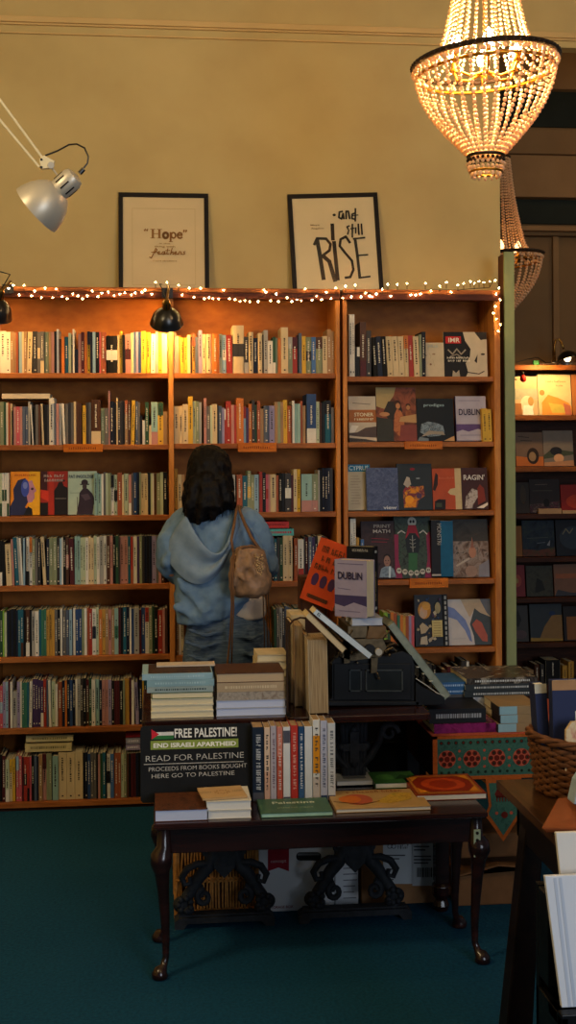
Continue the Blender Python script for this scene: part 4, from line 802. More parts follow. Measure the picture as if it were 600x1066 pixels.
# ---------------------------------------------------------------- tables
TOPW=wood('1a0b09','35170f',(1,10,10),3,rough=.18,spec=.5)
def cafe_table(pa,pb,pc,label,pfa,pfb):
    Y0,Y1=4.14,4.72; z=.73
    a=py_(pa,746,Y0).x; b=py_(pb,746,Y0).x; xc=py_(pc,955,4.22).x
    root=empty('cafe_table',((a+b)/2,4.4,0),label,'table','dark cafe tables on cast iron bases')
    m=M(); r=.018; pts=[]
    for cx,cy,s in ((a+r,Y0+r,180),(b-r,Y0+r,270),(b-r,Y1-r,0),(a+r,Y1-r,90)):
        for k in range(5): t=R(s+k*22.5); pts.append((cx+r*math.cos(t),cy+r*math.sin(t)))
    vs=[(x,y,z-.024) for x,y in pts]+[(x,y,z) for x,y in pts]; n=len(pts)
    m.add(vs,[tuple(range(n-1,-1,-1)),tuple(range(n,2*n))]+[(i,(i+1)%n,n+(i+1)%n,n+i) for i in range(n)],TOPW); part('tabletop',m,root,bevel=.004)
    fa=py_(pfa,958,4.21).x; fb=py_(pfb,958,4.21).x
    for yy in (4.272,4.665):
        m=M(); w=.018
        hw=(fb-fa)/2; xm=(fa+fb)/2
        # foot bar, stepped with small pads
        m.prism([(xm-hw,0),(xm-hw+.03,0),(xm-hw+.045,.018),(xm+hw-.045,.018),(xm+hw-.03,0),(xm+hw,0),(xm+hw,.026),(xm+hw-.02,.038),(xm-hw+.02,.038),(xm-hw,.026)],yy-.032,yy+.032,IRON)
        m.box(xm-hw+.015,xm+hw-.015,yy-.02,yy+.02,.038,.044,IRON)
        # column of bundled ribs
        for dx,rr_ in ((-.045,.011),(-.03,.012),(-.011,.014),(.011,.014),(.03,.012),(.045,.011)): m.tube([(xm+dx*1.25,yy,.20),(xm+dx*1.35,yy,.28),(xm+dx,yy,.36),(xm+dx*.7,yy,.5),(xm+dx*.9,yy,.70)],rr_,IRON,8)
        m.prism([(xm-.035,.20),(xm,.165),(xm+.035,.20),(xm+.04,.26),(xm-.04,.26)],yy-.022,yy+.02,IRON)
        # cross boss
        m.box(xm-.04,xm+.04,yy-.024,yy+.014,.585,.61,IRON); m.box(xm-.016,xm+.016,yy-.026,yy+.014,.545,.65,IRON)
        for dx,dz in ((-.042,.598),(.042,.598),(0,.655),(0,.54)): m.ball((xm+dx,yy-.008,dz),.016,IRON,10,7)
        for s in (-1,1):
            # lower scrolling legs
            m.tube([(xm+s*.03,yy,.31),(xm+s*.034,yy,.25),(xm+s*.055,yy,.20),(xm+s*.085,yy,.165),(xm+s*.11,yy,.125),(xm+s*.135,yy,.085),(xm+s*.14,yy,.04)],[.016,.022,.024,.022,.020,.022,.020],IRON,9)
            m.tube([(xm+s*.05,yy-.012,.215),(xm+s*.09,yy-.014,.215),(xm+s*.125,yy-.012,.20),(xm+s*.145,yy-.012,.17),(xm+s*.135,yy-.012,.145),(xm+s*.115,yy-.012,.15),(xm+s*.118,yy-.012,.17)],[.010,.013,.013,.012,.010,.009,.008],IRON,8)
            for q in range(7):
                an=q*.9; m.ball((xm+s*(.135+.022*math.cos(an)),yy-.022,.08+.022*math.sin(an)),.011,IRON,8,6)
            sp=[]
            for k in range(15):
                t=k/14; rr2=.045*(1-t*.75); an=PI*.5-s*(-1)*t*2*PI*1.3
                sp.append((xm+s*.07+s*rr2*.6*math.sin(t*8),yy-.006,.10+rr2*.7*math.cos(t*8)))
            m.tube(sp,[.013-.005*(k/14) for k in range(15)],IRON,7)
            sp=[(xm+s*.06+s*.03*(1-k/12*.7)*math.cos(k*.55),yy-.004,.255+.03*(1-k/12*.7)*math.sin(k*.55)) for k in range(13)]
            m.tube(sp,[.010-.004*(k/12) for k in range(13)],IRON,7)
            m.ball((xm+s*.15,yy,.075),.026,IRON,10,7); m.ball((xm+s*.12,yy-.012,.06),.018,IRON,8,6)
            # upper bracket scrolls under the top
            m.tube([(xm+s*.02,yy,.52),(xm+s*.06,yy,.56),(xm+s*.09,yy,.61),(xm+s*.105,yy,.66),(xm+s*.15,yy,.695),(xm+s*.19,yy,.702)],[.012,.013,.012,.011,.012,.012],IRON,8)
            sp=[(xm+s*.125+.032*(1-k/12*.7)*math.cos(k*.6)*s,yy-.004,.64+.032*(1-k/12*.7)*math.sin(k*.6)) for k in range(13)]
            m.tube(sp,[.010-.004*(k/12) for k in range(13)],IRON,7)
        m.box(xm-.2,xm+.2,yy-.02,yy+.02,.694,.7055,IRON)
        part('iron_frame',m,root,smooth=R(45))
    m=M(); m.tube([(xm,4.272,.44),(xm,4.665,.44)],.012,IRON,8); part('stretcher',m,root,smooth=4)
    return root
cafe_table(147.5,299,235,'dark-topped cafe table with a cast iron base behind the chalkboard sign',182,287)
cafe_table(301,449.5,372,'dark-topped cafe table with a cast iron base carrying the typewriter',313,431)
# low front table
FZ=.48; FY0,FY1=3.83,4.17
a=py_(160,852,FY0).x; b=py_(508.5,852,FY0).x
root=empty('low_table',((a+b)/2,4.0,0),'low dark mahogany table with curved legs standing in front on the carpet','table')
m=M(); m.box(a,b,FY0,FY1,FZ-.016,FZ,TOPW); m.box(a+.006,b-.006,FY0+.006,FY1-.006,FZ-.022,FZ-.016,TOPW); part('tabletop',m,root,bevel=.004)
m=M(); ia,ib,iy0,iy1=a+.028,b-.028,FY0+.028,FY1-.028
m.box(ia,ib,iy0,iy0+.018,FZ-.10,FZ-.022,DARKW); m.box(ia,ib,iy1-.018,iy1,FZ-.10,FZ-.022,DARKW); m.box(ia,ia+.018,iy0,iy1,FZ-.10,FZ-.022,DARKW); m.box(ib-.018,ib,iy0,iy1,FZ-.10,FZ-.022,DARKW); part('apron',m,root,bevel=.002)
def cabriole(x,y,sx,sy):
    m=M(); pts=[];rs=[]
    for t,o,r in ((.455,.0,.020),(.40,.0,.024),(.375,.008,.034),(.352,.010,.034),(.325,.008,.024),(.27,.004,.0185),(.20,.0,.0155),(.12,-.003,.0125),(.06,-.003,.0105),(.035,.004,.0115),(.026,.012,.020),(.014,.016,.026),(.004,.016,.024),(0,.016,.016)):
        pts.append((x+sx*o,y+sy*o,t)); rs.append(r)
    m.tube(pts,rs,DARKW,14); part('leg',m,root,smooth=R(60))
for x,sx in ((ia+.004,-1),(ib-.004,1)):
    for y,sy in ((iy0+.008,-1),(iy1-.008,1)): cabriole(x,y,sx,sy)
m=M(); A=py_(492,862,iy0-.004);B=py_(499,890,iy0-.004)
m.box(A.x,B.x,iy0-.024,iy0-.020,B.z,A.z,pm('8fa08c',.5,.1)); 
for f in (.12,.38,.62,.88): m.tube([((A.x+B.x)/2,iy0-.0255,B.z+(A.z-B.z)*f),((A.x+B.x)/2,iy0-.0235,B.z+(A.z-B.z)*f)],.005,BLACK,10)
part('metal_bracket',m,root)['label']='pale pierced metal bracket screwed to the corner'
# table on the right, close to the viewer
P1=pz_(517,812,.75); 
Xr=P1.x; Yr1=P1.y
RW=wood('1c110a','4a2e18',(8,1,8),3,rough=.28); RWD=wood('0b0706','1a100b',(8,1,8),3,rough=.35)
root=empty('side_table',(Xr+.4,Yr1-.5,0),'dark wooden table under the wicker basket with a splayed leg','table')
m=M(); m.box(Xr,Xr+.8,2.62,Yr1,.728,.75,RW); m.box(Xr+.10,Xr+.8,2.66,Yr1-.14,.75,.7515,wood('120b08','2a1a10',(8,1,8),3,rough=.2)); part('tabletop',m,root,bevel=.003)
m=M(); m.box(Xr+.04,Xr+.76,Yr1-.07,Yr1-.05,.62,.728,RWD); m.box(Xr+.04,Xr+.06,2.66,Yr1-.05,.62,.728,RWD); part('apron',m,root)
def splay(x,y,s):
    m=M(); vs=[]
    for z,cx,hw in ((0,x-.045*s,.038),(.728,x+.02*s,.022)):
        vs+=[(cx-hw,y-.02-hw*.4,z),(cx+hw,y-.02-hw*.4,z),(cx+hw,y+.02+hw*.4,z),(cx-hw,y+.02+hw*.4,z)]
    m.add(vs,[(3,2,1,0),(4,5,6,7),(0,1,5,4),(1,2,6,5),(2,3,7,6),(3,0,4,7)],RWD); part('leg',m,root,bevel=.004)
splay(Xr+.05,Yr1-.10,1); splay(Xr+.74,Yr1-.10,-1)
for x in (Xr+.33,Xr+.72):
    m=M(); m.box(x-.022,x+.022,2.68,2.724,0,.728,RWD); part('leg',m,root,bevel=.004)
# cloth-covered chest table
TZ=py_(500,768,4.24).z
ca=py_(452,768,4.26).x; cb=ca+.78
root=empty('chest_table',((ca+cb)/2,4.55,0),'dark square-legged table hidden under the embroidered green cloth','table')
m=M(); m.box(ca,cb,4.28,4.85,TZ-.03,TZ,DARKW); part('tabletop',m,root,bevel=.003)
m=M(); m.box(ca+.01,cb-.01,4.29,4.84,TZ-.16,TZ-.03,DARKW); part('apron',m,root)
for x in (ca+.035,cb-.035):
    for y in (4.315,4.81):
        m=M(); m.box(x-.024,x+.024,y-.024,y+.024,.10,TZ-.16,DARKW); m.lathe([(0,0),(.022,0),(.028,.02),(.02,.04),(.034,.06),(.034,.09),(.024,.1),(0,.1)],DARKW,14,Matrix.Translation((x,y,0))); part('leg',m,root,bevel=.002)
# embroidered cloth
CG=mottled(('2a4c42','3a6256','2f544a'),60,rough=.9); CO=pm('a0501e',.85,.15,120); CRd=pm('5c1d16',.9,.1,60); CPk=pm('a8503c',.85,.2,150); CDk=pm('1a2a22',.9)
m=M(); y=4.262; z0=TZ+.004
xl=ca-.004; xr_=cb+.004; zb=py_(500,811,y).z
def clothpanel(pts,mat,dy=0): m.prism(pts,y-.001-dy,y+.002,mat)
clothpanel([(xl,z0),(xr_,z0),(xr_,zb),(xl,zb)],CG)
clothpanel([(xl,z0),(xl+.016,z0),(xl+.016,zb),(xl,zb)],CO,.001); clothpanel([(xl,z0),(xr_,z0),(xr_,z0-.010),(xl,z0-.010)],CO,.001); clothpanel([(xl,zb+.012),(xr_,zb+.012),(xr_,zb),(xl,zb)],CO,.001)
m.box(xl,xr_,y,4.86,TZ+.001,TZ+.004,CPk)
# tongue hanging lower on the right
ta=py_(505.5,812,y).x; tb=py_(543,812,y).x; tm=(ta+tb)/2-.002
zz=lambda p: py_(520,p,y).z
tong=[(ta,zb+.004),(tb,zb+.004),(tb-.002,zz(848)),((tm+tb)/2,zz(862)),(tm,zz(876)),((tm+ta)/2,zz(862)),(ta-.002,zz(848)),(ta+.012,zz(838))]
m.prism(tong,y-.003,y,CO)
sc=lambda P,k: [((px-tm)*k+tm,(pz-zz(840))*k+zz(840)) for px,pz in P]
m.prism(sc(tong,.82),y-.0045,y-.001,CG)
def dot(cx,cz,r,mat,dy=.003,n=12): m.add([(cx+r*math.cos(2*PI*i/n),y-dy,cz+r*math.sin(2*PI*i/n)) for i in range(n)],[tuple(range(n))],mat)
zm=(z0+zb)/2-.004; step=.0885
k=0
while xl+.05+k*step<xr_-.02:
    cx=xl+.05+k*step
    dot(cx,zm,.031,CPk,.0022,18); dot(cx,zm,.010,CRd); 
    for i in range(6):
        a_=2*PI*i/6; dot(cx+.021*math.cos(a_),zm+.021*math.sin(a_),.0088,CRd,.0026); dot(cx+.021*math.cos(a_),zm+.021*math.sin(a_),.004,CDk,.003)
    dot(cx+step/2,zm,.006,CPk); dot(cx+step/2,zm+.028,.005,CPk); dot(cx+step/2,zm-.028,.005,CPk)
    k+=1
x=xl+.03
while x<xr_-.01:
    dot(x,z0-.024,.0065,CDk); dot(x,z0-.024,.0035,CRd,.0035); dot(x,zb+.026,.005,CDk); x+=.026
m.prism([(tm-.03,zz(826)),(tm-.02,zz(820)),(tm+.02,zz(820)),(tm+.03,zz(826)),(tm+.025,zz(830)),(tm-.025,zz(830))],y-.006,y-.001,CRd)
for i in range(5): m.box(tm-.024+.01*i,tm-.020+.01*i,y-.006,y-.001,zz(834),zz(828),CRd)
dot(tm+.004,zz(848),.012,CRd,.006); dot(tm+.028,zz(846),.006,CPk,.006); dot(tm-.024,zz(846),.006,CPk,.006)
tag(m.build('embroidered_cloth',world=True),'green cloth with orange border and red flower medallions hanging from the book table','cloth')
# ---------------------------------------------------------------- storage under the tables
def pbox(m,px0,px1,pt,pb,Y,dep,mat,z0=None):
    A=py_(px0,pb,Y);B=py_(px1,pt,Y); m.box(A.x,B.x,Y,Y+dep,A.z if z0 is None else z0,B.z,mat); return A,B
WB=pm('c8ccd0',.7,.03,10)
m=M(); A,B=pbox(m,270,348,872,952,4.37,.22,WB,0); 
root=m.build('storage_box',world=True,bevel=.002); tag(root,'white cardboard storage box with a red ribbon mark and oval handle hole','box')
y=4.37; m=M(); 
def PP(px,py,dy=.001): p=py_(px,py,y); return (p.x,y-dy,p.z)
RB=pm('8e1c2c',.7)
m.add([PP(279,870),PP(301,870),PP(301,907),PP(290,903),PP(279,907)],[(0,1,2,3,4)],RB)
m.text('concept',PP(290,899,.0016),(1,0,0),(0,0,1),pm('c8a8a8'),w=.055); m.text('STORAGE BOX',PP(293,945.5),(1,0,0),(0,0,1),pm('7c1c2c'),w=.085,bold=.02)
m.text('easy assembly archive carton',PP(290,950),(1,0,0),(0,0,1),pm('5c5c60'),w=.065)
part('printing',m,root)
m=M(); pts=[]
for cx,s in ((327-.0,90),(313,270)):
    pass
p0=PP(312,891.5);p1=PP(331,891.5)
for i in range(9): t=R(-90+180*i/8); pts.append((p1[0]+.012*math.cos(t),p1[2]+.0145*math.sin(t)))
for i in range(9): t=R(90+180*i/8); pts.append((p0[0]+.012*math.cos(t),p0[2]+.0145*math.sin(t)))
m.prism(pts,y-.0015,y+.0,pm('26282c',.8)); m.prism([(a_,b_+.004) for a_,b_ in [(p0[0]-.008,p0[2]-.0),(p1[0]+.008,p1[2]-.0),(p1[0]+.006,p1[2]+.007),(p0[0]-.006,p0[2]+.007)]],y-.002,y,pm('70747a',.8)); part('handle_hole',m,root)
m=M(); A,B=pbox(m,349.5,373,872,944,4.40,.2,WB,0); root=m.build('storage_box',world=True,bevel=.002); tag(root,'white carton with a red flap and printed lines behind the iron scroll','box')
y=4.40; m=M(); m.add([PP(350,870),PP(373,870),PP(373,888),PP(350,888)],[(0,1,2,3)],RB)
for i in range(8): m.box(PP(352,0)[0],PP(352+rnd.uniform(10,19),0)[0],y-.001,y,py_(360,892+6.2*i,y).z,py_(360,891+6.2*i,y).z,pm('70727a'))
part('printing',m,root)
m=M(); A,B=pbox(m,377,456,872,943,4.39,.2,KRAFT,0); root=m.build('cardboard_box',world=True,bevel=.002); tag(root,'brown cardboard box with two white shipping labels under the low table','box')
y=4.39
for a_,b_,pt,pb,bar in ((399,430,874,920,0),(429.5,453,874,922,1)):
    m=M(); m.add([PP(a_,pb),PP(b_,pb),PP(b_,pt),PP(a_,pt)],[(0,1,2,3)],pm('aab0b4',.6,.03))
    if not bar:
        for cx in (406,410): m.tube([ (PP(cx,881)[0]+.008*math.cos(2*PI*i/16),y-.0014,PP(cx,881)[2]+.007*math.sin(2*PI*i/16)) for i in range(16)],.0012,INK,5,True)
        m.text('DEPOT',PP(420,883.5,.0014),(1,0,0),(0,0,1),INK,w=.04,bold=.02)
        for i,(l) in enumerate((20,14,0,0,9,0,9,8)): 
            if l: m.add([PP(402,891+3.6*i,.0014),PP(402+l,891+3.6*i,.0014),PP(402+l,889.6+3.6*i,.0014),PP(402,889.6+3.6*i,.0014)],[(0,1,2,3)],pm('4a4c50'))
    else:
        for i,l in enumerate((16,12,0,18,18,15)):
            if l: m.add([PP(431,882+3.4*i,.0014),PP(431+l,882+3.4*i,.0014),PP(431+l,880.4+3.4*i,.0014),PP(431,880.4+3.4*i,.0014)],[(0,1,2,3)],pm('4a4c50'))
        x=434
        while x<450:
            l=rnd.uniform(.4,1.2); m.add([PP(x,913,.0014),PP(x+l,913,.0014),PP(x+l,903,.0014),PP(x,903,.0014)],[(0,1,2,3)],INK); x+=l+rnd.uniform(.4,.9)
    part('shipping_label',m,root)
m=M(); Yk=4.34
KD=pm('6e4c30',.85,.2,14,bump=.2)
xa_=py_(476,940,Yk).x; xb_=py_(560,940,Yk).x
m.prism([(xa_,0),(xb_,0),(xb_,.12),((xa_+xb_)/2,.135),(xa_+.01,.105)],Yk,Yk+.34,KD); m.prism([(xa_+.01,.108),((xa_+xb_)/2,.138),(xb_,.123),(xb_,.135),((xa_+xb_)/2,.150),(xa_+.0,.118)],Yk-.02,Yk+.02,KD)
tag(m.build('kraft_parcel',world=True,bevel=.006),'folded brown paper parcel resting on the carpet below the cloth','parcel')
m=M(); m.prism([(xa_+.02,.155),(xb_,.155),(xb_,.24),(xa_+.03,.245)],Yk+.04,Yk+.3,KD)
tag(m.build('kraft_parcel',world=True,bevel=.008),'upper brown parcel on top of the folded one below the cloth','parcel')
m=M(); A=py_(344,800,4.86);B=py_(444,800,4.86); BKC=pm('121214',.8,.2,14)  # black box added to make the gap under the typewriter table dark
m.box(A.x,B.x,4.86,5.0,0,.02,BKC); m.box(A.x,B.x,4.86,4.872,.02,.69,BKC); m.box(A.x,B.x,4.988,5.0,.02,.69,BKC); m.box(A.x,A.x+.012,4.872,4.988,.02,.69,BKC); m.box(B.x-.012,B.x,4.872,4.988,.02,.69,BKC)
for zz_ in (.24,.46): m.box(A.x-.003,B.x+.003,4.855,4.862,zz_,zz_+.012,BKC)
tag(m.build('gap_filler_box',world=True,bevel=.003),'tall plain black crate standing behind the typewriter table','crate')
# wicker hamper
WK=pm('a0703a',.6,.3,50); WKD=pm('3a2010',.7,.2,40)
A=py_(184,950,4.34);B=py_(267,874,4.34); x0,x1=A.x,B.x; zt=B.z
m=M(); m.box(x0+.012,x1-.012,4.355,4.60,.01,zt-.02,WKD)
x=x0+.008
while x<x1-.006:
    dx=rnd.uniform(-.004,.004); m.tube([(x,4.35,.01),(x+dx,4.342,zt*.5),(x-dx,4.35,zt-.01)],rnd.uniform(.003,.0045),WK,6); x+=rnd.uniform(.0085,.012)
for z in (.02,zt*.48,zt-.015):
    for s in (0,1):
        m.tube([(x0+(x1-x0)*i/30,4.338-.006*math.cos(i*PI+s*PI),z+s*.008) for i in range(31)],.0042,WK,6)
for xx in (x0,x1): m.tube([(xx,4.35,0),(xx,4.35,zt)],.009,WK,8); m.tube([(xx,4.59,0),(xx,4.59,zt)],.009,WK,8)
for yy_ in (4.37+.03*i for i in range(8)):
    for xx in (x0,x1): m.tube([(xx,yy_,.01),(xx,yy_,zt-.01)],.004,WK,6)
root=m.build('wicker_hamper',world=True,smooth=R(50)); tag(root,'upright-woven wicker hamper behind the cast iron base at the table end','hamper')
m=M(); m.box(x0-.004,x1+.004,4.335,4.605,zt,zt+.02,wood('3c2212','6a3e1e',(1,6,6),3)); part('lid',m,root,bevel=.003)
# ---------------------------------------------------------------- chalkboard sign
Ys=4.07; A=py_(146.5,833,Ys);B=py_(263,751,Ys); w=B.x-A.x; h=(B.z-A.z)+.0
root=empty('chalkboard_sign',((A.x+B.x)/2,Ys,FZ),'black chalkboard sign reading FREE PALESTINE with chalked lines beneath','sign',rot=(R(-6),0,0))
CB=pm('16181b',.75,.25,12); CH=pm('b4b2ac',.95,.3,200)
m=M(); r=.012; pts=[]
for cx,cz,s in ((w/2-r,h-r,0),(-w/2+r,h-r,90),(-w/2+r,r,180),(w/2-r,r,270)):
    for k in range(4): t=R(s+30*k); pts.append((cx+r*math.cos(t),cz+r*math.sin(t)))
m.prism(pts,0,.009,CB); m.build('board',root)
def bx_(px,py): return ((px-146.5)/(263-146.5)*w-w/2, h*(833-py)/(833-751))
def brect(m,a,b,c,d,mat,dy=.0006): 
    (x0,z0),(x1,z1)=bx_(a,d),bx_(c,b); m.add([(x0,-dy,z0),(x1,-dy,z0),(x1,-dy,z1),(x0,-dy,z1)],[(0,1,2,3)],mat)
m=M()
brect(m,158,754.5,181,757.8,BLACK,.0008); brect(m,158,757.8,181,761.5,pm('d0d0cc'),.0008); brect(m,158,761.5,181,765.5,pm('2c6a3a'),.0008)
p=[bx_(158,754.5),bx_(158,765.5),bx_(166,760)]; m.add([(p[0][0],-.001,p[0][1]),(p[1][0],-.001,p[1][1]),(p[2][0],-.001,p[2][1])],[(0,1,2)],pm('c02434'))
m.build('flag_sticker',root)
m=M(); X_=bx_(214.5,764.5); m.text('FREE PALESTINE!',(X_[0],-.001,X_[1]),(1,0,0),(0,0,1),pm('dcdcd6'),w=w*(247-182)/116.5,h=h*10/82,bold=.02)
m.build('headline',root)
m=M(); brect(m,157,767,248.5,776.5,pm('7f9040'),.0006); X_=bx_(203,774.6); m.text('END ISRAELI APARTHEID',(X_[0],-.0012,X_[1]),(1,0,0),(0,0,1),pm('e4e4d6'),w=w*86/116.5,h=h*5/82,bold=.035); m.build('green_strip',root)
m=M(); X_=bx_(203,788.2)
def chalk(t,cx,cy,wd,hh,b=0): x_,z_=bx_(cx,cy); m.text(t,(x_,-.001,z_),(1,0,.012),(0,0,1),CH,w=w*wd/116.5,h=h*hh/82,bold=b)
chalk('READ FOR PALESTINE',203,788.5,102,6.2,-.008); brect(m,150,791.6,254,792.3,CH)
chalk('PROCEEDS FROM BOOKS BOUGHT',206,799,102,4.4,-.004); chalk('HERE GO TO PALESTINE',201,806.5,86,4.4,-.004); m.build('chalk_writing',root)
# ---------------------------------------------------------------- books on the low table
def stack(Y,z0,items,group=None,d=.2):
    z=z0+.0006
    for it in items:
        px0,px1,th,c,lab=it[:5]; k=dict(it[5]) if len(it)>5 else {}
        t=th*scl(Y); dd=k.pop('d',d)
        o=flat_stack_item(px0,px1,700,700+th,Y+k.pop('dy',0),c,lab,d=dd,z=z,zt=t,name=k.pop('name','stacked_book'),group=group,**k); z+=t+.0006
    return z
def yz(px,py,z): return pz_(px,py,z).y
stack(3.85,FZ,[(160.5,215.5,12,'241713','brown-topped book with a pale blue page edge on the near table end',dict(pages=PAGEB,cov=mottled(('1c110c','5a3420','2a1810'),60),d=.2))])
zt=stack(3.86,FZ,[(215.5,261,8.5,'c8c4b8','cream-edged book lying lowest in the pair before the chalkboard',dict(pages=PAGEW,d=.17)),(214,261,9.5,'c8c4b8','cream-edged book second up in the pair before the chalkboard',dict(pages=PAGEW,d=.17))])
o=flat_stack_item(211,258,812,815,3.875,'c0a078','small tan booklet with a dotted emblem topmost before the chalkboard',d=.13,z=zt+.001,zt=.006,name='booklet',rz=6,cov=pm('b59468',.7,.08,20))
m=M()
for i in range(20): a_=2*PI*i/20; rr_=.018*(1+.3*(i%2)); m.add([(rr_*math.cos(a_)+.003*math.cos(2*PI*j/6),.065+rr_*math.sin(a_)+.003*math.sin(2*PI*j/6),.0064) for j in range(6)],[tuple(range(6))],pm('8a5c24'))
m.text('PALESTINE',(-.052,.065,.0064),(1,0,0),(0,1,0),pm('5a4a34'),w=.035); m.text('READER',(.05,.065,.0064),(1,0,0),(0,1,0),pm('5a4a34'),w=.03); m.build('emblem',o)
def upright_book(px0,px1,pt,Y,z,c,label,bands=(),text=None,tc='d8d8d0',tilt=0,d=.14,name='upright_book',pages=PAGES,rz=0,h=None,tpos=(.9,.75)):
    A=py_(px0,800,Y);B=py_(px1,800,Y); t=(B.x-A.x)*.97; h=h or (py_(px0,pt,Y).z-z)
    m=M(); cm=pm(PAL.get(c,c),.4,.06,20); b=.0015
    m.box(-t/2,t/2,0,.003,0,h,cm); m.box(-t/2,-t/2+b,.003,d,0,h,cm); m.box(t/2-b,t/2,.003,d,0,h,cm)
    o=m.build(name,loc=((A.x+B.x)/2,Y,z+abs(math.sin(R(tilt)))*t/2+.0006),rot=(0,R(tilt),R(rz)),bevel=.0008); tag(o,label,'book')
    q=M(); q.box(-t/2+b,t/2-b,.003,d-.002,.001,h-.002,pages); q.build('page_block',o)
    q=M()
    for (f0,f1,cc_) in bands: q.box(-t/2+.0005,t/2-.0005,-.0004,.0005,h*f0,h*f1,pm(PAL.get(cc_,cc_),.4,.06))
    if text: q.text(text,(-t*.18,-.0007,h*tpos[0]),(0,0,-1),(1,0,0),pm(PAL.get(tc,tc),.5),w=h*tpos[1],h=t*.4,anchor='l')
    if q.v: q.build('spine_print',o)
    return o
ur=[(263,275,757.5,'1a2434','dark navy spine, thickest of the upright row on the low table',[(0,.12,'4a4a50')],'CALUM WALSH OF SYMINGTON','c4c8cc'),
(275.5,281.5,757.5,'cfb49c','cream-pink spine beside the dark navy one on the low table',[(.0,.4,'c49a84')],'Jon Foster','2a2020'),
(282,288,756,'a8a0a8','pale lilac-grey spine beside the cream-pink one on the low table',[],'A SHORT HISTORY','6a5060'),
(288.5,294.5,757,'b0503c','narrow brick-red spine beside the lilac-grey one on the low table',[(.6,1,'c07868')],'THE OLIVE TREES','d8c8c0'),
(295,302.5,757,'d0d0d0','white spine with a dark picture at its head on the low table',[(.78,.95,'50505c'),(0,.05,'50505c')],None,'202020'),
(303,310.5,755.5,'b0342a','wide red spine in the middle of the upright row',[],'AGAINST THE LAST WALL','e0b0a0'),
(311,317,756.5,'24456a','blue spine with white lettering between red and white ones',[(0,.22,'3a5a80')],'THE BATTLE FOR JUSTICE','e0e4e8'),
(317.5,325.5,756.5,'cfd2d4','white spine beside the blue lettered one on the low table',[],None,'8090a0'),
(326,333.5,749.5,'d0d0cc','tall white spine crossed by an orange band',[(.33,.8,'d08a1c'),(0,.28,'c0b4ac')],'OPEN ROADS','3a3a3a'),
(334,341,750.5,'b0b4c8','pale blue-grey spine second from the typewriter side',[(0,.06,'2a3a5c')],'A LAND RETURNING','4a5470'),
(341.5,349.5,753,'c4c8cc','white spine at the end of the row nearest the iron column',[(0,.06,'2a3a5c')],'THE LONG WAY THERE','50545c')]
for i,(a_,b_,tp,c,lab,bd,tx,tc) in enumerate(ur): upright_book(a_,b_,tp,4.04 if i<9 else 4.03,FZ,c,lab,bd,tx,tc,pages=pm('9a8060',.8,.1,60,(1,1,40)),d=.092)
def lying(px0,px1,pfront,prear,z,c,label,th,draw=None,pages=PAGEW,rz=0,cov=None,name='lying_book'):
    """cover seen from above: front edge / rear edge pixels on plane z+th"""
    t=th*scl(3.95); y0=yz((px0+px1)/2,pfront,z+t); y1=yz((px0+px1)/2,prear,z+t)
    A=py_(px0,pfront,y0);B=py_(px1,pfront,y0); w=B.x-A.x; d=y1-y0
    m=M(); cm=cov or pm(c,.4,.1,20); b=.0018
    m.box(-w/2,w/2,0,d,t-b,t,cm); m.box(-w/2,w/2,0,d,0,b,cm); m.box(-w/2,-w/2+b,0,d,b,t-b,cm)
    o=m.build(name,loc=((A.x+B.x)/2,y0,z+.0006),rot=(0,0,R(rz)),bevel=.0006); tag(o,label,'book')
    q=M(); q.box(-w/2+b,w/2-.002,.0015,d-.002,b,t-b,pages); q.build('page_block',o)
    if draw:
        q=M(); q2=M(); art(q2,draw,w,d,0)
        for v in q2.v: q.v.append(Vector((v.x,v.z,t-v.y+.0002)))
        q.f=q2.f;q.fm=q2.fm;q.m=q2.m; q.build('cover_print',o)
    return o
lying(272,347,846,831,FZ,'3a5c48','green paperback lettered PALESTINE lying before the upright row',4.5,[('t','Palestine',.5,.62,.6,.16,'b8c4b0'),('t','edited for readers',.5,.3,.5,.09,'8aa088')],pages=pm('9cc4b0',.7))
lying(351,391,813,799,FZ,'a8a8a4','white and grey paperback next to the end of the upright row',5,[('r',.05,.55,.45,.9,'54565c'),('r',.5,.6,.95,.9,'54565c'),('r',.2,.15,.8,.4,'5c5e62')],name='lying_book')
lying(391,437,815,803,FZ,'2c5a2c','green book between the grey paperback and the red patterned one',6,[('e',.3,.5,.2,.25,'3f7238'),('p',[(.5,.3),(.7,.7),(.95,.4)],'1c3c20')])
lying(350,449,841,822,FZ,'a8885a','wide tan illustrated book along the front edge of the low table',4,[('e',.28,.48,.16,.3,'a0503c'),('e',.2,.5,.12,.2,'b8642c'),('p',[(.45,.3),(.6,.6),(.7,.8),(.9,.75),(.85,.4),(.6,.2)],mottled(('8a7a34','b8943c','7a5c24'),60)),('s',[(.02,.4),(.3,.2),(.5,.35)],.02,'5a3a1c'),('t','a garden feast',.5,.82,.6,.12,'8a4a24')])
lying(434,507,827,806,FZ,'7c3018','red and orange hardback patterned like a carpet on the low table',6,[('r',.04,.06,.96,.94,'9c6026'),('r',.08,.12,.92,.88,'7c2410'),('e',.5,.5,.32,.3,'a83c18'),('e',.5,.5,.2,.2,'8a2810'),('p',[(.08,.12),(.22,.12),(.08,.35)],'c07820'),('p',[(.92,.12),(.78,.12),(.92,.35)],'c07820'),('p',[(.08,.88),(.22,.88),(.08,.65)],'c07820'),('p',[(.92,.88),(.78,.88),(.92,.65)],'c07820')])
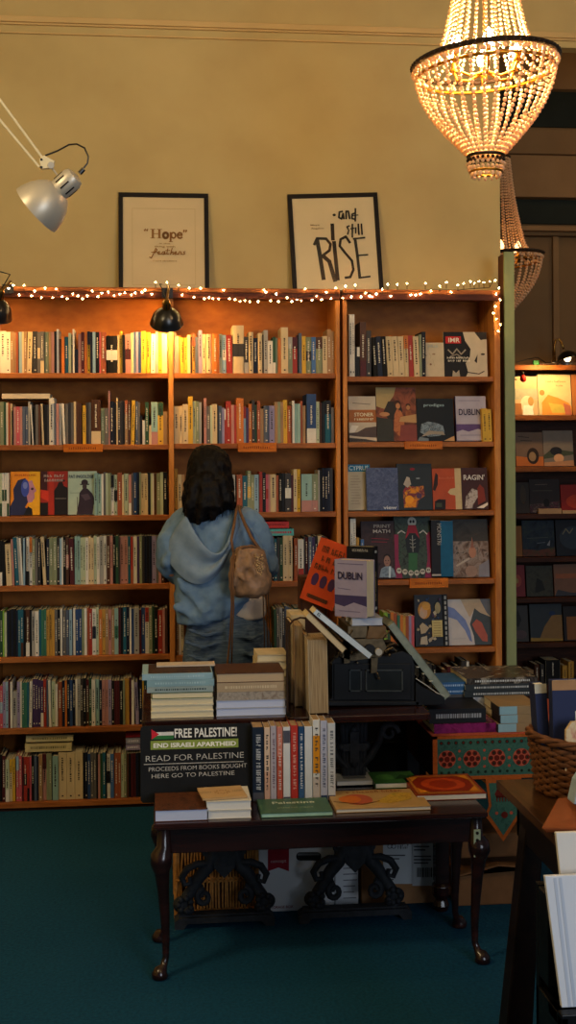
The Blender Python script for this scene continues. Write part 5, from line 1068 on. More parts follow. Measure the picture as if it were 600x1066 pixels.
# ---------------------------------------------------------------- books stacked on the cafe tables
PG=PAGES
stack(4.18,.73,[(157,222.5,6.4,'cfc8ae','cream-edged book lowest in the tall stack behind the chalkboard',dict(pages=PG)),(157.5,222,6.2,'cfc8ae','cream-edged book second up in the tall stack behind the chalkboard',dict(pages=PG)),(157,222.5,6.4,'c8c2aa','cream-edged book third up in the tall stack behind the chalkboard',dict(pages=PG)),(158,222,6.4,'3c5a34','green-covered book with cream pages in the stack behind the chalkboard',dict(pages=PG)),
 (153,222,5.8,'8a9a98','grey-green printed spine under two pale blue ones behind the chalkboard',dict(ink='3c4a4c')),(153,223,6.8,'7a9aa4','pale blue spine second from the top behind the chalkboard',dict(ink='94b0b8')),(148,221.5,6.4,'86a6b2','pale blue book topmost behind the chalkboard, dark printed cover',dict(cov=None,ink='9ab6bf'))],'books stacked behind the chalkboard')
# dark picture on the top cover
o=[q for q in bpy.data.objects if q.get('label','').startswith('pale blue book topmost')][0]
m=M(); t_=6.4*scl(4.18); w_=py_(221.5,700,4.18).x-py_(148,700,4.18).x; m.add([(-w_/2+.02,.006,t_+.0004),(w_/2-.004,.006,t_+.0004),(w_/2-.004,.196,t_+.0004),(-w_/2+.02,.196,t_+.0004)],[(0,1,2,3)],mottled(('1c1512','4a3428','2a1c16','5c4838'),40)); m.build('cover_print',o)
zt_=.73+.0006*8+44.4*scl(4.18)
flat_stack_item(163,224,684,686.4,4.30,'b8aa98','thin grey booklet lying on the far edge of the blue-topped stack',d=.07,z=zt_+.0015,zt=.005,name='booklet')
zs=stack(4.18,.73,[(225,298,8,'a8acb8','white-blue book lowest in the stack beside the fore-edge books',dict(pages=PAGEB)),(225,297.5,8,'a8acb8','white-blue book second up beside the fore-edge books',dict(pages=PAGEB)),(226,296.5,8.4,'7a7066','grey book with a printed edge in the middle of the stack by the fore-edge books',dict(cov=mottled(('6a6058','9c9488','7a6c60'),40))),(226,296,9.4,'a08c70','tan striped book second from top by the fore-edge books',dict(ink='bfae90')),(225.5,296.5,9.6,'a88f72','tan book with a dark brown cover topmost by the fore-edge books',dict(cov=pm('4a2e1e',.5),pages=pm('b09a7c',.8,.08,60,(1,1,60))))],'books stacked beside the fore-edge books')
stack(4.42,.73,[(266,300,8,'b8a888','cream-paged book lowest behind the brown-topped stack',dict(pages=PG,d=.16)),(266,300,8,'b8a888','cream-paged book second up behind the brown-topped stack',dict(pages=PG,d=.16)),(265,300,8,'b8a888','cream-paged book third up behind the brown-topped stack',dict(pages=PG,d=.16)),(266,300,8,'b8a888','cream-paged book fourth up behind the brown-topped stack',dict(pages=PG,d=.16)),(267,301,8,'b8a888','cream-paged book fifth up behind the brown-topped stack',dict(pages=PG,d=.16)),(268,300,7,'c0b090','cream-paged book topmost behind the brown-topped stack',dict(pages=PG,d=.16))],'cream books behind the brown-topped stack')
def foreedge(px0,px1,pt,Y,z,c,label,tilt=0,d=.15,pg=None):
    A=py_(px0,700,Y);B=py_(px1,700,Y); t=(B.x-A.x); h=py_(px0,pt,Y).z-z
    m=M(); cm=pm(c,.6,.1); b=.0018
    m.box(-t/2,-t/2+b,0,d,0,h,cm); m.box(t/2-b,t/2,0,d,0,h,cm); m.box(-t/2,t/2,d-.003,d,0,h,cm)
    o=m.build('fore_edge_book',loc=((A.x+B.x)/2,Y,z+.0006+abs(math.sin(R(tilt)))*t/2),rot=(0,R(tilt),0)); tag(o,label,'book','books standing with page edges out beside the typewriter')
    q=M(); q.box(-t/2+b,t/2-b,.004,d-.003,.003,h-.003,pg or pm('a8906c',.9,.18,30,(60,1,1),c2='8a7250')); q.build('page_block',o)
PGS=pm('b09a78',.9,.18,14,(30,1,.6),c2='7c6648'); PGC=pm('c0ae8a',.9,.1,14,(30,1,.6))
foreedge(302,306,648,4.36,.73,'3a2c24','thin pale fore-edge book nearest the brown-topped stack',pg=PGC)
foreedge(307,315.5,651,4.30,.73,'8a7258','tan fore-edge book inside the dark wire bookend',pg=PGS)
foreedge(316.5,321,660,4.26,.73,'6a5846','narrow brown fore-edge book between the bookend and the widest one',pg=PGS)
foreedge(322,342,666,4.17,.73,'b8a88c','widest fore-edge book with ragged pages beside the typewriter',pg=PGS,tilt=-1)
zs=py_(296,641,4.46).z-.20
foreedge(303,318,640,4.46,.73,'c0b08c','tall cream fore-edge book standing rearmost beside the typewriter',pg=PGC)
# dark wire bookend
m=M(); W_=[py_(a_,b_,4.16) for a_,b_ in ((299.5,742),(299,700),(299,662),(301,651),(306,645.5),(313,643),(321,644),(328,650))]
m.tube(W_,.0035,pm('3a2a20',.4,.2,metal=.5),8); p=py_(299.5,744,4.16); m.box(p.x-.004,p.x+.012,4.15,4.30,.7303,.7325,BLACK)
tag(m.build('wire_bookend',world=True,smooth=R(50)),'dark curved wire bookend around the fore-edge books','bookend')
def slab(p0,p1,th,Y,d,c,label,name='leaning_book',text=None,spinec=None,pages=None,tc='2a3038'):
    """book seen along its edge, running from pixel p0 (top end) down to p1"""
    A=py_(*p0,Y);B=py_(*p1,Y); D=B-A; Ln=math.hypot(D.x,D.z); ang=math.atan2(D.z,D.x)
    m=M(); cm=pm(c,.45,.08,20); b=.0016; t=th*scl(Y)
    m.box(0,Ln,0,d,t-b,t,cm); m.box(0,Ln,0,d,0,b,cm)
    if pages is None: m.box(0,Ln,0,b,b,t-b,cm if spinec is None else pm(spinec,.5,.1,30))
    o=m.build(name,loc=tuple(A),rot=(0,-ang,0)); tag(o,label,'book')
    q=M(); q.box(.002,Ln-.002,.003,d-.002,b,t-b,pages or PAGES); q.build('page_block',o)
    if text:
        q=M(); q.text(text,(.012,-.0006,t*.25),(1,0,0),(0,0,1),pm(tc,.5),h=t*.5,anchor='l',bold=.02); q.build('spine_title',o)
slab((318,642),(357,680),6,4.12,.12,'a08a68','cream-paged book leaning down onto the typewriter carriage',pages=PGC)
slab((326,639),(384,686),6.5,4.115,.12,'26282e','white-spined book slanting across the top of the typewriter',spinec='b8c4cc',text='EL')
# ---------------------------------------------------------------- typewriter
Yt=4.275; base=py_(385,742,Yt)
TB=pm('0a0a0c',.45,.3,30,spec=.2); TM=pm('5a4c38',.4,.3,60,metal=.7); TG=pm('3c4040',.5,.2,30)
tw=empty('typewriter',(base.x,Yt+.15,.73),'old black desk typewriter standing side-on with its keyboard facing the cloth table','typewriter')
zsh=.732-py_(385,742,Yt).z
def tp(a_,b_): p=py_(a_,b_,Yt); return (p.x,max(.7305,p.z+zsh))
m=M(); body=[(343,742),(343,736),(346,734),(346,694),(352,687),(360,690),(395,691),(420,685),(430,690),(433,700),(433,742)]
m.prism([tp(*q) for q in body],Yt+.012,Yt+.30,TB)
m.prism([tp(*q) for q in ((342,742),(342,737),(437,737),(437,742))],Yt,Yt+.312,TB)
m.prism([tp(*q) for q in ((348,736),(348,698),(429,698),(429,736))],Yt+.008,Yt+.013,TB)
part('body',m,tw,bevel=.003)
m=M()
for a_,b_,c_,d_ in ((364,704,377,727),(381,704,420,727)):
    for q in (((a_,b_),(c_,b_),(c_,b_+1.4),(a_,b_+1.4)),((a_,d_),(c_,d_),(c_,d_-1.4),(a_,d_-1.4)),((a_,b_),(a_+1.4,b_),(a_+1.4,d_),(a_,d_)),((c_,b_),(c_-1.4,b_),(c_-1.4,d_),(c_,d_))): m.prism([tp(*z) for z in q],Yt+.003,Yt+.009,TG)
    m.prism([tp(a_,b_),tp(c_,b_),tp(c_,d_),tp(a_,d_)],Yt+.0065,Yt+.009,pm('1d2122',.3))
part('side_window',m,tw)
m=M(); m.prism([tp(*q) for q in ((433,716),(440,722),(463,733),(463,741),(433,741))],Yt+.0,Yt+.010,TB); m.tube([(tp(433,713)[0],Yt-.002,tp(433,713)[1]),(tp(444,720)[0],Yt-.004,tp(444,720)[1]),(tp(455,728)[0],Yt-.004,tp(455,728)[1]),(tp(463,731)[0],Yt-.002,tp(463,731)[1])],.0018,pm('a8a8a0',.25,.1),6); m.prism([tp(*q) for q in ((433,702),(440,706),(463,729),(463,741),(433,741))],Yt+.298,Yt+.31,TB)
m.prism([tp(*q) for q in ((433,733),(463,736),(463,741),(433,741))],Yt+.012,Yt+.298,TB); part('key_frame',m,tw,bevel=.002)
m=M()
for r_ in range(4):
    x0_,z0_=tp(437+7*r_,703+7.4*r_)
    for c_ in range(11):
        yy=Yt+.03+.0235*c_+.006*(r_%2); m.tube([(x0_,yy,z0_-.035),(x0_,yy,z0_)],.0012,TM,5); m.lathe([(0,0),(.0078,0),(.0082,.002),(.0078,.004),(0,.004)],pm('a8a898',.3),10,Matrix.Translation((x0_,yy,z0_)))
part('keys',m,tw)['kind']='stuff'
m=M(); x_,z_=tp(384,682); m.tube([(x_,Yt-.03,z_),(x_,Yt+.36,z_)],.019,pm('1a1a1c',.5),18); m.tube([(x_+.028,Yt-.045,z_-.006),(x_+.028,Yt-.028,z_-.006)],.012,pm('a8a49a',.25,.1),14); m.tube([(x_+.028,Yt-.03,z_-.006),(x_+.028,Yt+.02,z_-.006)],.005,TM,8); part('platen',m,tw,smooth=R(50))
m=M()
for sh in (((352,676),(362,672),(398,671),(402,680),(396,690),(366,694),(354,690)),((357,672),(364,668),(364,696),(358,697)),((386,690),(393,690),(392,706),(386,707))):
    m.prism([tp(*q) for q in sh],Yt-.014,Yt-.004,TM)
m.prism([tp(*q) for q in ((352,676),(362,672),(398,671),(402,680),(396,690),(366,694),(354,690))],Yt+.325,Yt+.335,TM)
m.tube([(tp(354,684)[0],Yt-.02,tp(354,684)[1]),(tp(349,690)[0],Yt-.03,tp(349,690)[1]),(tp(346,688)[0],Yt-.035,tp(346,688)[1])],.004,TM,8); m.ball((tp(354,688)[0],Yt-.03,tp(354,688)[1]),.007,TM,8,6)
for q in ((358,680),(366,686),(376,684),(401,684),(405,688)): m.ball((tp(*q)[0],Yt-.016,tp(*q)[1]),.0065,TM,8,6)
m.tube([(tp(400,684)[0],Yt-.01,tp(400,684)[1]),(tp(408,680)[0],Yt-.02,tp(408,680)[1]),(tp(412,684)[0],Yt-.02,tp(412,684)[1])],.003,TM,6)
m.prism([tp(*q) for q in ((383,672),(386,660),(403,660),(405,672))],Yt+.02,Yt+.28,pm('6a5236',.6,.2))
m.prism([tp(*q) for q in ((364,672),(364,660),(384,660),(384,672))],Yt+.03,Yt+.27,TM)
for a_,b_,r_ in ((360,678,.004),(370,677,.003),(378,690,.004),(396,677,.004),(372,696,.003),(388,698,.004),(352,681,.003)):
    x_,z_=tp(a_,b_); m.tube([(x_,Yt-.012,z_),(x_,Yt+.33,z_)],r_,TM,7)
for a_,b_,c_,d_ in ((356,671,350,664),(362,671,366,663),(398,672,404,664),(402,680,410,676),(350,690,344,696),(391,705,394,712)):
    x0_,z0_=tp(a_,b_); x1_,z1_=tp(c_,d_); m.tube([(x0_,Yt-.01,z0_),((x0_+x1_)/2,Yt-.02,(z0_+z1_)/2+.004),(x1_,Yt-.015,z1_)],.0028,TM,6); m.ball((x1_,Yt-.015,z1_),.005,TM,8,6)
part('carriage',m,tw,smooth=R(40))
m=M()
for yy in (Yt+.07,Yt+.24):
    x_,z_=tp(422,686); m.lathe([(0,0),(.026,0),(.026,.003),(.008,.004),(.008,.012),(.026,.013),(.026,.016),(.006,.017),(.004,.024),(0,.024)],pm('2a2a2c',.4,.2,30,metal=.4),20,Matrix.Translation((x_-.034,yy,z_-.012)))
part('ribbon_spool',m,tw,smooth=R(40))
m=M()
for i in range(16):
    a_=-1.1+2.2*i/15; yy=Yt+.155+.10*math.sin(a_); x1_,z1_=tp(412,691); m.tube([(x1_,yy,z1_+.004),(x1_-.03-.02*math.cos(a_),yy*.7+(Yt+.155)*.3,z1_+.016)],.0012,TM,5)
part('type_bars',m,tw)
zf=tp(380,659.6)[1]
o=flat_stack_item(366.5,399,650,658.5,Yt+.03,'9aa0ac','pale-edged book lying flat on top of the typewriter',d=.14,z=zf+.001,pages=pm('aab0bc',.7,.06,60,(1,1,60)),name='flat_book')
zd=zf+.001+8.5*scl(Yt)
cover_book(351,391,589,652,zd-.001,'8f8698',[('r',0,.14,1,.38,'3c3454'),('p',[(0,.12),(1,.1),(1,.2),(.6,.26),(.3,.18),(0,.22)],'8f8698'),('s',[(.1,.93),(.9,.93)],.02,'5c5470'),('s',[(.1,.5),(.5,.48)],.015,'5c5470'),('s',[(.15,.1),(.8,.1)],.02,'6a6278')],'lilac DUBLIN book standing on the typewriter, cream pages turned outwards',yfront=Yt+.04,t=.056,lean=0,rotz=-40,w=.13,h=.2,title=[('t','DUBLIN',.5,.66,.76,.13,'1f1a36')],pages=PGC,spine='4a3c60',name='standing_book')
# black book behind it with its spine to the right
A=py_(359,650,Yt+.15);B=py_(401,650,Yt+.15); w=.105; h=.238
m=M(); m.box(-w/2,w/2,-.02,-.018,0,h,pm('121418',.4)); m.box(-w/2,w/2,.018,.02,0,h,pm('121418',.4)); m.box(w/2-.002,w/2,-.018,.018,0,h,pm('121418',.4))
o=m.build('standing_book',loc=((A.x+B.x)/2-.004,Yt+.175,zd+.001),rot=(0,0,R(-32))); tag(o,'black book with gold spine lettering standing behind the lilac DUBLIN book','book')
q=M(); q.box(-w/2+.002,w/2-.002,-.018,.018,.002,h-.002,PG); q.build('page_block',o)
q=M(); q.text('THE CHANGING HOURS',(w/2+.0006,-.006,h*.62),(0,0,-1),(0,1,0),pm('9a8450',.5),w=h*.45,h=.008,anchor='l'); q.box(w/2,w/2+.0006,-.008,.008,h*.9,h*.94,pm('9a9a90')); q.box(w/2,w/2+.0006,-.008,.008,h*.05,h*.09,pm('9a9a90')); 
q.text('FORTNIGHTS',(0,-.0206,h*.92),(1,0,0),(0,0,1),pm('a09c90',.5),w=.06); q.build('spine_print',o)
# brown box carrying the orange book
m=M(); A=py_(313,640,4.62);B=py_(340.5,600,4.62); m.box(A.x,B.x,4.62,4.71,.7305,B.z,wood('3a2012','5c3820',(2,6,1),3)); m.box(A.x+.008,B.x-.008,4.615,4.6195,.76,B.z-.01,wood('3a2012','5c3820',(2,6,1),3)); tag(m.build('wooden_box',world=True,bevel=.003),'plain brown wooden box standing behind the orange book on the typewriter table','box')
o=cover_book(320,348,563,628,0,'ae3c16',[('e',.24+.25*i,.36,.1,.1,'3a2048') for i in range(3)]+[('r',.17+.25*i,.27,.31+.25*i,.31,'3a2048') for i in range(3)]+[('r',.2,.06,.78,.12,'4a2418')],'orange book with dark blocky lettering leaning above the typewriter',yfront=4.40,t=.05,lean=10,rotz=-36,tilt=17,w=.142,h=.236,pages=PGC,name='standing_book',
 title=[('t','IT USED',.52,.80,.7,.1,'4a2a14'),('t','TO BE',.5,.66,.52,.085,'4a2a14'),('t','OURS ALL',.5,.52,.76,.085,'4a2a14'),('t','COMEDY',.48,.07,.6,.05,'4a2a14')])
bpy.context.view_layer.update()
A=py_(314,630,4.53); o.location=(A.x+.064,4.53,A.z-.0)
slab((404,652),(464,729),8,4.30,.19,'6c7468','grey-green book leaning slantwise over the typewriter keys',pages=pm('7c8478',.5,.15,40))
# ---------------------------------------------------------------- stack on the embroidered cloth
zc=TZ+.0045
z1_=stack(4.30,zc,[(452,517,9.5,'5a1a48','purple shiny-wrapped book lowest on the embroidered cloth',dict(cov=mottled(('5a1a48','7a2460','4a1438'),20,rough=.2)))])
stack(4.31,z1_,[(447,506,15,'14161a','thick black box-set with small lettering on the purple book',dict(ink='8a8e94',name='stacked_book'))])
zz_=stack(4.29,zc,[(517.5,562,9,'8a7250','tan-spined book with blue band lowest of three on the cloth'),(520,562,9,'8a7250','tan-spined book with blue band middle of three on the cloth'),(519,562,9,'8a7250','tan-spined book with blue band topmost of three on the cloth')],'tan books with blue bands')
for o in [q for q in bpy.data.objects if q.get('group')=='tan books with blue bands']:
    xs=[v.co.x for v in o.data.vertices]; zs_=[v.co.z for v in o.data.vertices]; w=max(xs)-min(xs); t=max(zs_)
    m=M(); m.box(-w/2,-w/2+w*.45,-.0007,.002,0.0008,t-.0008,pm('7fa4b0',.5,.06)); m.box(-w/2-.0005,-w/2+w*.03,-.0009,.1,0.0008,t-.0008,pm('201c1a',.5)); m.build('blue_band',o)
st=[(487,559,6,'3c4248','dark spine lowest of the large books at the back of the cloth'),(487,558,6,'6a625a','brown spine second up of the large books at the back'),(489,546,6,'7a8494','silvery patterned book under the dark large books',dict(cov=mottled(('5a6478','a8aeb8','6a7080'),60))),(493,545,5.5,'8a90a0','pale silver book under the dark large books',dict(cov=mottled(('7a8498','b0b4bc'),50))),
 (484,559,6.5,'22282a','dark large book third from the top with white lettering',dict(ink='a8acac')),(485,560,6.5,'262c2e','dark large book second from the top with white lettering',dict(ink='a8acac')),(486,560,6.5,'1f2426','dark large book topmost with white lettering at the cloth back',dict(ink='b4b8b8',cov=mottled(('14120f','4a443e','1c1916','8a8478','201c18'),9,rough=.25,dist=2.5)))]
zbk=zc
zb2=py_(520,704.5,4.50).z; tot=sum(s[2] for s in st)*scl(4.5)+.0006*7
n_low=max(0,int((zb2-zc-tot)/(9*scl(4.5))))
low=[(488,557,(zb2-zc-tot)/scl(4.5)/max(1,n_low+0)-.13,'4a443e',f'grey-brown large book in the hidden foot of the rear cloth stack, {nth(i+1)} up') for i in range(n_low)]
stack(4.50,zc,low+st,'large books at the back of the embroidered cloth',d=.26)
n2=int((py_(475,723,4.52).z-zc)/(10*scl(4.5)))
hh=(py_(475,723,4.52).z-zc)/max(1,n2)/scl(4.52)-.13
stack(4.52,zc,[(458,486,hh,'4a4a4c',f'grey book under the two blue ones beside the typewriter keys, {nth(i+1)} up') for i in range(n2)]+[(459,487,6,'2c5a8a','blue paperback under the topmost blue one beside the typewriter keys',dict(ink='a8c0d8')),(458,487,6.5,'2c5a8a','blue paperback topmost beside the typewriter keys',dict(ink='a8c0d8'))],'books beside the typewriter keys')
# ---------------------------------------------------------------- things on the right-hand table
bz=.752
BW=pm('5e3a22',.6,.35,40,bump=.2); BWD=pm('2e1a0e',.7,.2,40)
bc=pz_(653,838,bz); bc=Vector((bc.x,bc.y+.15,bz))
root=empty('wicker_basket',tuple(bc),'brown woven wicker basket of books on the right-hand table','basket')
rx,ry,hb=.17,.14,.125
def ell(k,z,amp=0,ph=0,n=72): 
    f=1+.10*z/hb
    return [((rx*f+amp*math.cos(j*PI/2*1+ph))*math.cos(2*PI*j/n),(ry*f+amp*math.cos(j*PI/2+ph))*math.sin(2*PI*j/n),z) for j in range(n)]
m=M()
for k in range(15):
    z=.006+k*(hb-.01)/14; m.tube(ell(k,z,.0045,(k%2)*PI),.0062,BW if k%3 else pm('5a3418',.55,.3,40),6,True)
part_=m.build('weave',root,smooth=R(60))
m=M()
for j in range(36):
    a_=2*PI*j/36; m.tube([(rx*math.cos(a_),ry*math.sin(a_),.0),(rx*1.1*math.cos(a_),ry*1.1*math.sin(a_),hb)],.0035,BWD,6)
m.build('stakes',root)
m=M()
for s in range(3):
    m.tube([((rx*1.12+.007*math.cos(j*.8+s*2.1))*math.cos(2*PI*j/60),(ry*1.12+.007*math.cos(j*.8+s*2.1))*math.sin(2*PI*j/60),hb+.008+.007*math.sin(j*.8+s*2.1)+.010*math.cos(2*PI*j/60)**2) for j in range(60)],.006,BW,6,True)
m.build('braided_rim',root,smooth=R(60))
m=M(); m.add([((rx-.005)*math.cos(2*PI*j/24),(ry-.005)*math.sin(2*PI*j/24),.004) for j in range(24)],[tuple(range(24))],BWD); m.build('basket_bottom',root)
NV='222a4a'
def inb(px0,px1,pt,Y,c,label,h,th=.02,topc=None,rz=0,tilt=0,plate=False,topb=.09):
    A=py_(px0,pt,Y);B=py_(px1,pt,Y); w=B.x-A.x; z1=A.z
    m=M(); m.box(-w/2,w/2,0,.002,0,h,pm(c,.6,.05)); m.box(-w/2,w/2,th-.002,th,0,h,pm(c,.6,.05)); m.box(-w/2,-w/2+.002,.002,th-.002,0,h,pm(c,.6,.05))
    o=m.build('basket_book',loc=((A.x+B.x)/2,Y,bz+.008),rot=(R(-3),R(tilt),R(rz))); tag(o,label,'book','books standing in the wicker basket')
    o['h']=h
    q=M(); q.box(-w/2+.002,w/2-.002,.002,th-.002,.002,h-.003,PAGEW); q.build('page_block',o)
    if topc: q=M(); q.box(-w/2-.0005,w/2+.0005,-.0006,.0008,h*(1-topb),h,pm(topc,.7,.1)); q.build('paper_band',o)
    if plate:
        q=M(); q.box(-.005,w/2-.006,-.0008,0,h*.35,h*.72,pm('c8c8c0',.7)); q.box(0,w/2-.010,-.0012,-.0008,h*.37,h*.70,pm('b8b8b0',.7))
        for i,tt in enumerate(('The Collected','Poems of a','Quiet Land')): q.text(tt,((w/2-.012)/2+.0,-.0016,h*(.62-.06*i)),(1,0,0),(0,0,1),pm('3a3c50'),w=(w/2)*.6)
        q.build('cover_label',o)
Yb=bc.y
inb(563,575,713,Yb+.01,NV,'narrow navy book with a cream head beside the plated navy one',py_(560,713,Yb+.01).z-bz-.008,.05,'b4b0a0',tilt=-2.5)
inb(577,628,709,Yb-.045,NV,'wide navy book with a tan top band and cream title plate',py_(590,709,Yb-.045).z-bz-.008,.03,'9a7450',plate=True)
m=M(); p=py_(588,752,Yb-.10); w=.11
m.prism([(0,0),(w,0),(w,.125),(.02,.12),(.005,.10)],0,.012,mottled(('b07468','c8b48c','a85c50'),30)); tag(m.build('basket_card',loc=(p.x,Yb-.105,p.z-.12),rot=(R(-4),0,0)),'pink and cream patterned card leaning in the basket before the navy book','card')
# leather tray
m=M(); p=pz_(568,868,bz); q_=pz_(600,852,bz)
LT=pm('7a4020',.5,.15,20)
c_=pz_(600,858,bz)
m.add([(p.x,p.y,bz+.001),(p.x+.30,p.y-.06,bz+.001),(p.x+.32,p.y+.12,bz+.001),(p.x+.06,p.y+.12,bz+.001),(p.x-.01,p.y+.0,bz+.014),(p.x+.31,p.y-.07,bz+.016),(p.x+.33,p.y+.125,bz+.05),(p.x+.07,p.y+.125,bz+.045)],[(3,2,1,0),(4,5,6,7),(0,1,5,4),(1,2,6,5),(2,3,7,6),(3,0,4,7)],LT)
tag(m.build('leather_pouch',world=True,bevel=.004),'flat orange-brown leather pouch lying before the wicker basket','pouch')
m=M(); A=py_(597,842,p.y+.06); m.prism([(0,0),(.12,0),(.12,.07),(.03,.075),(.012,.05)],0,.05,pm('8fa4b4',.6,.1)); tag(m.build('folded_cloth',loc=(A.x-.002,p.y+.05,bz+.048),bevel=.004),'pale blue folded cloth on the leather pouch','cloth')
# rack of white mounted prints
Yp=2.45
WP=pm('c9ccd2',.5,.02,6); WP2=pm('aeb6c4',.5,.03,6)
def mount(px0,pt,pb,Y,w,label,lean,slant,c=WP,lines=()):
    A=py_(px0,pt,Y); h=A.z-py_(px0,pb,Y).z
    o=None; m=M(); m.prism([(0,h),(w,h),(w,0),(slant,0)],0,.012,c)
    o=m.build('mounted_print',loc=(A.x,Y,A.z-h),rot=(R(-lean),0,0),bevel=.0015); tag(o,label,'mounted print','white mounted prints in the browser rack')
    q=M()
    for f in lines: q.prism([(f*w,h-.004),(f*w+.006,h-.004),(f*w+.006+slant*.85,.002),(f*w+slant*.85,.002)],-.0008,0,WP2)
    if lines: q.build('mount_line',o)
    return o,A.z-h
mount(570.5,915,1050,Yp,.22,'large white mounted print nearest the viewer in the dark rack',4,.028,lines=(.08,.13))
o,zz1=mount(580.5,868,930,Yp+.06,.2,'smaller cream-white card standing behind the large mounted print',4,.010,pm('cfcac2',.5,.02,6),lines=())
q=M(); q.prism([(.022,.012),(.19,.012),(.19,.015),(.022,.015)],-.0006,0,WP2); q.text('*',(.06,-.0008,.085),(1,0,0),(0,0,1),WP,w=.008); q.build('embossing',o)
A=py_(585,1050,Yp); 
m=M(); m.box(A.x-.01,A.x+.3,Yp-.03,Yp+.0-.003,.02,A.z-.0,BLACK); m.box(A.x-.01,A.x+.3,Yp+.12,Yp+.14,.02,zz1,BLACK); m.box(A.x-.01,A.x+.3,Yp-.003,Yp+.055,A.z-.03,A.z-.006,BLACK); m.box(A.x-.01,A.x+.3,Yp+.055,Yp+.12,A.z+.02,zz1-.004,BLACK); m.box(A.x-.01,A.x+.005,Yp-.03,Yp+.14,0,A.z-.006,BLACK); m.box(A.x+.285,A.x+.3,Yp-.03,Yp+.14,0,A.z-.006,BLACK)
tag(m.build('browser_rack',world=True,bevel=.002),'low black rack on the carpet holding the white mounted prints','rack')
# ---------------------------------------------------------------- the person
Yb_=5.12
SKIN=pm('a8785c',.55,.08,15); HAIR=pm('060404',.6,.5,60,(1,1,.15),bump=.6,spec=.15,c2='0e0907'); 
SWT=pm('6c86a0',.9,.10,25,bump=.25,c2='5a748e'); DEN=pm('56687e',.85,.3,45,(.5,1,4),bump=.4,c2='36475c')
def pp(a,b,dy=0): return py_(a,b,Yb_+dy)
def blob(prims,mat,voxel,name,parent,smooth=6,disp=None,world=True):
    m=M()
    for p in prims:
        if p[0]=='c': # chain of (point, r)
            pts=[Vector(q[0]) for q in p[1]]; rs=[q[1] for q in p[1]]; m.tube(pts,rs,mat,16)
            for q,r in zip(pts,rs): m.ball(q,r,mat,16,10)
        elif p[0]=='e': m.ball(p[1],1,mat,24,14,p[2])
        elif p[0]=='l': # loft of (cx,cy,z,rx,ry)
            rings=[[Vector((cx+rx*math.cos(2*PI*j/28),cy+ry*math.sin(2*PI*j/28),z)) for j in range(28)] for cx,cy,z,rx,ry in p[1]]
            m.loft(rings,mat,True)
    o=m.build(name,parent,world=True) if parent is not None else m.build(name,world=True)
    md=o.modifiers.new('r','REMESH'); md.mode='VOXEL'; md.voxel_size=voxel; md.use_smooth_shade=True
    md=o.modifiers.new('s','SMOOTH'); md.iterations=smooth; md.factor=.6
    if disp:
        for i,(sc_,st_) in enumerate(disp):
            tx=bpy.data.textures.new('folds','CLOUDS'); tx.noise_scale=sc_; tx.noise_depth=2
            md=o.modifiers.new('d','DISPLACE'); md.texture=tx; md.strength=st_; md.mid_level=.5; md.texture_coords='LOCAL'
    bpy.context.view_layer.update()
    dg=bpy.context.evaluated_depsgraph_get(); me=bpy.data.meshes.new_from_object(o.evaluated_get(dg)); o.modifiers.clear(); o.data=me
    if not me.materials: me.materials.append(mat)
    me.shade_smooth()
    return o
hd=pp(217,491,.0); hz=hd.z
def P3(a,b,dy=0): return tuple(pp(a,b,dy))
sl=P3(192,545); sr_=P3(258,543); hipc=pp(237,668); 
kn=.46
def legc(px,dx,ft):
    h=pp(px,690)
    return ('c',[(tuple(pp(px,672)),.085),((h.x,h.y,.72),.088),((h.x+dx*.3,h.y+.01,.56),.068),((h.x+dx*.6,h.y+.0,kn),.053),((h.x+dx*.8,h.y-.015,.34),.054),((h.x+dx,h.y-.01,.18),.038),((h.x+dx,h.y-.015,.09),.034)])
Lh=pp(220,690);Rh=pp(258,690)
body=[('e',tuple(pp(217,489,.015)),(.074,.092,.108)),('e',tuple(pp(217,503,.055)),(.052,.05,.06)),('e',tuple(pp(217,497,.112)),(.012,.02,.018)),
 ('c',[(P3(218,508,.0),.052),(P3(220,530,-.005),.05)]),
 ('l',[(pp(222,528).x,Yb_,pp(222,528).z,.06,.05),(pp(224,540).x,Yb_,pp(224,540).z,.14,.075),(pp(225,560).x,Yb_,pp(225,560).z,.16,.095),(pp(228,600).x,Yb_,pp(228,600).z,.135,.095),(pp(232,630).x,Yb_,pp(232,630).z,.12,.09),(pp(236,655).x,Yb_,pp(236,655).z,.15,.10),(pp(238,680).x,Yb_,pp(238,680).z,.165,.105),(pp(238,695).x,Yb_,pp(238,695).z,.14,.09)]),
 ('c',[(sl,.05),(P3(180,592,-.01),.038),(P3(196,600,.20),.027),(P3(202,598,.25),.024),(P3(204,597,.30),.028)]),
 ('c',[(sr_,.05),(P3(277,592,-.01),.038),(P3(258,600,.20),.027),(P3(250,598,.25),.024),(P3(247,597,.30),.028)]),
 legc(220,-.02,0),legc(257,.02,0)]
# hands: palm, four fingers curled and a thumb each
for sgn,hx in ((1,204),(-1,247)):
    w=pp(hx,597,.30)
    for i in range(4):
        b0_=w+Vector((sgn*.004,.02,.022-.015*i)); ln=(.030,.034,.032,.025)[i]
        body.append(('c',[(tuple(b0_),.0095),(tuple(b0_+Vector((sgn*.012,ln,0))),.0088),(tuple(b0_+Vector((sgn*.034,ln+.012,-.001))),.0078),(tuple(b0_+Vector((sgn*.046,ln-.004,-.002))),.007)]))
    body.append(('c',[(tuple(w+Vector((0,-.005,.024))),.011),(tuple(w+Vector((sgn*.018,.018,.044))),.0095),(tuple(w+Vector((sgn*.036,.030,.048))),.008)]))
for hx,dx in ((Lh,-.02),(Rh,.02)):
    body.append(('c',[((hx.x+dx,hx.y-.03,.05),.035),((hx.x+dx,hx.y+.05,.035),.032),((hx.x+dx*1.6,hx.y+.14,.028),.026)]))
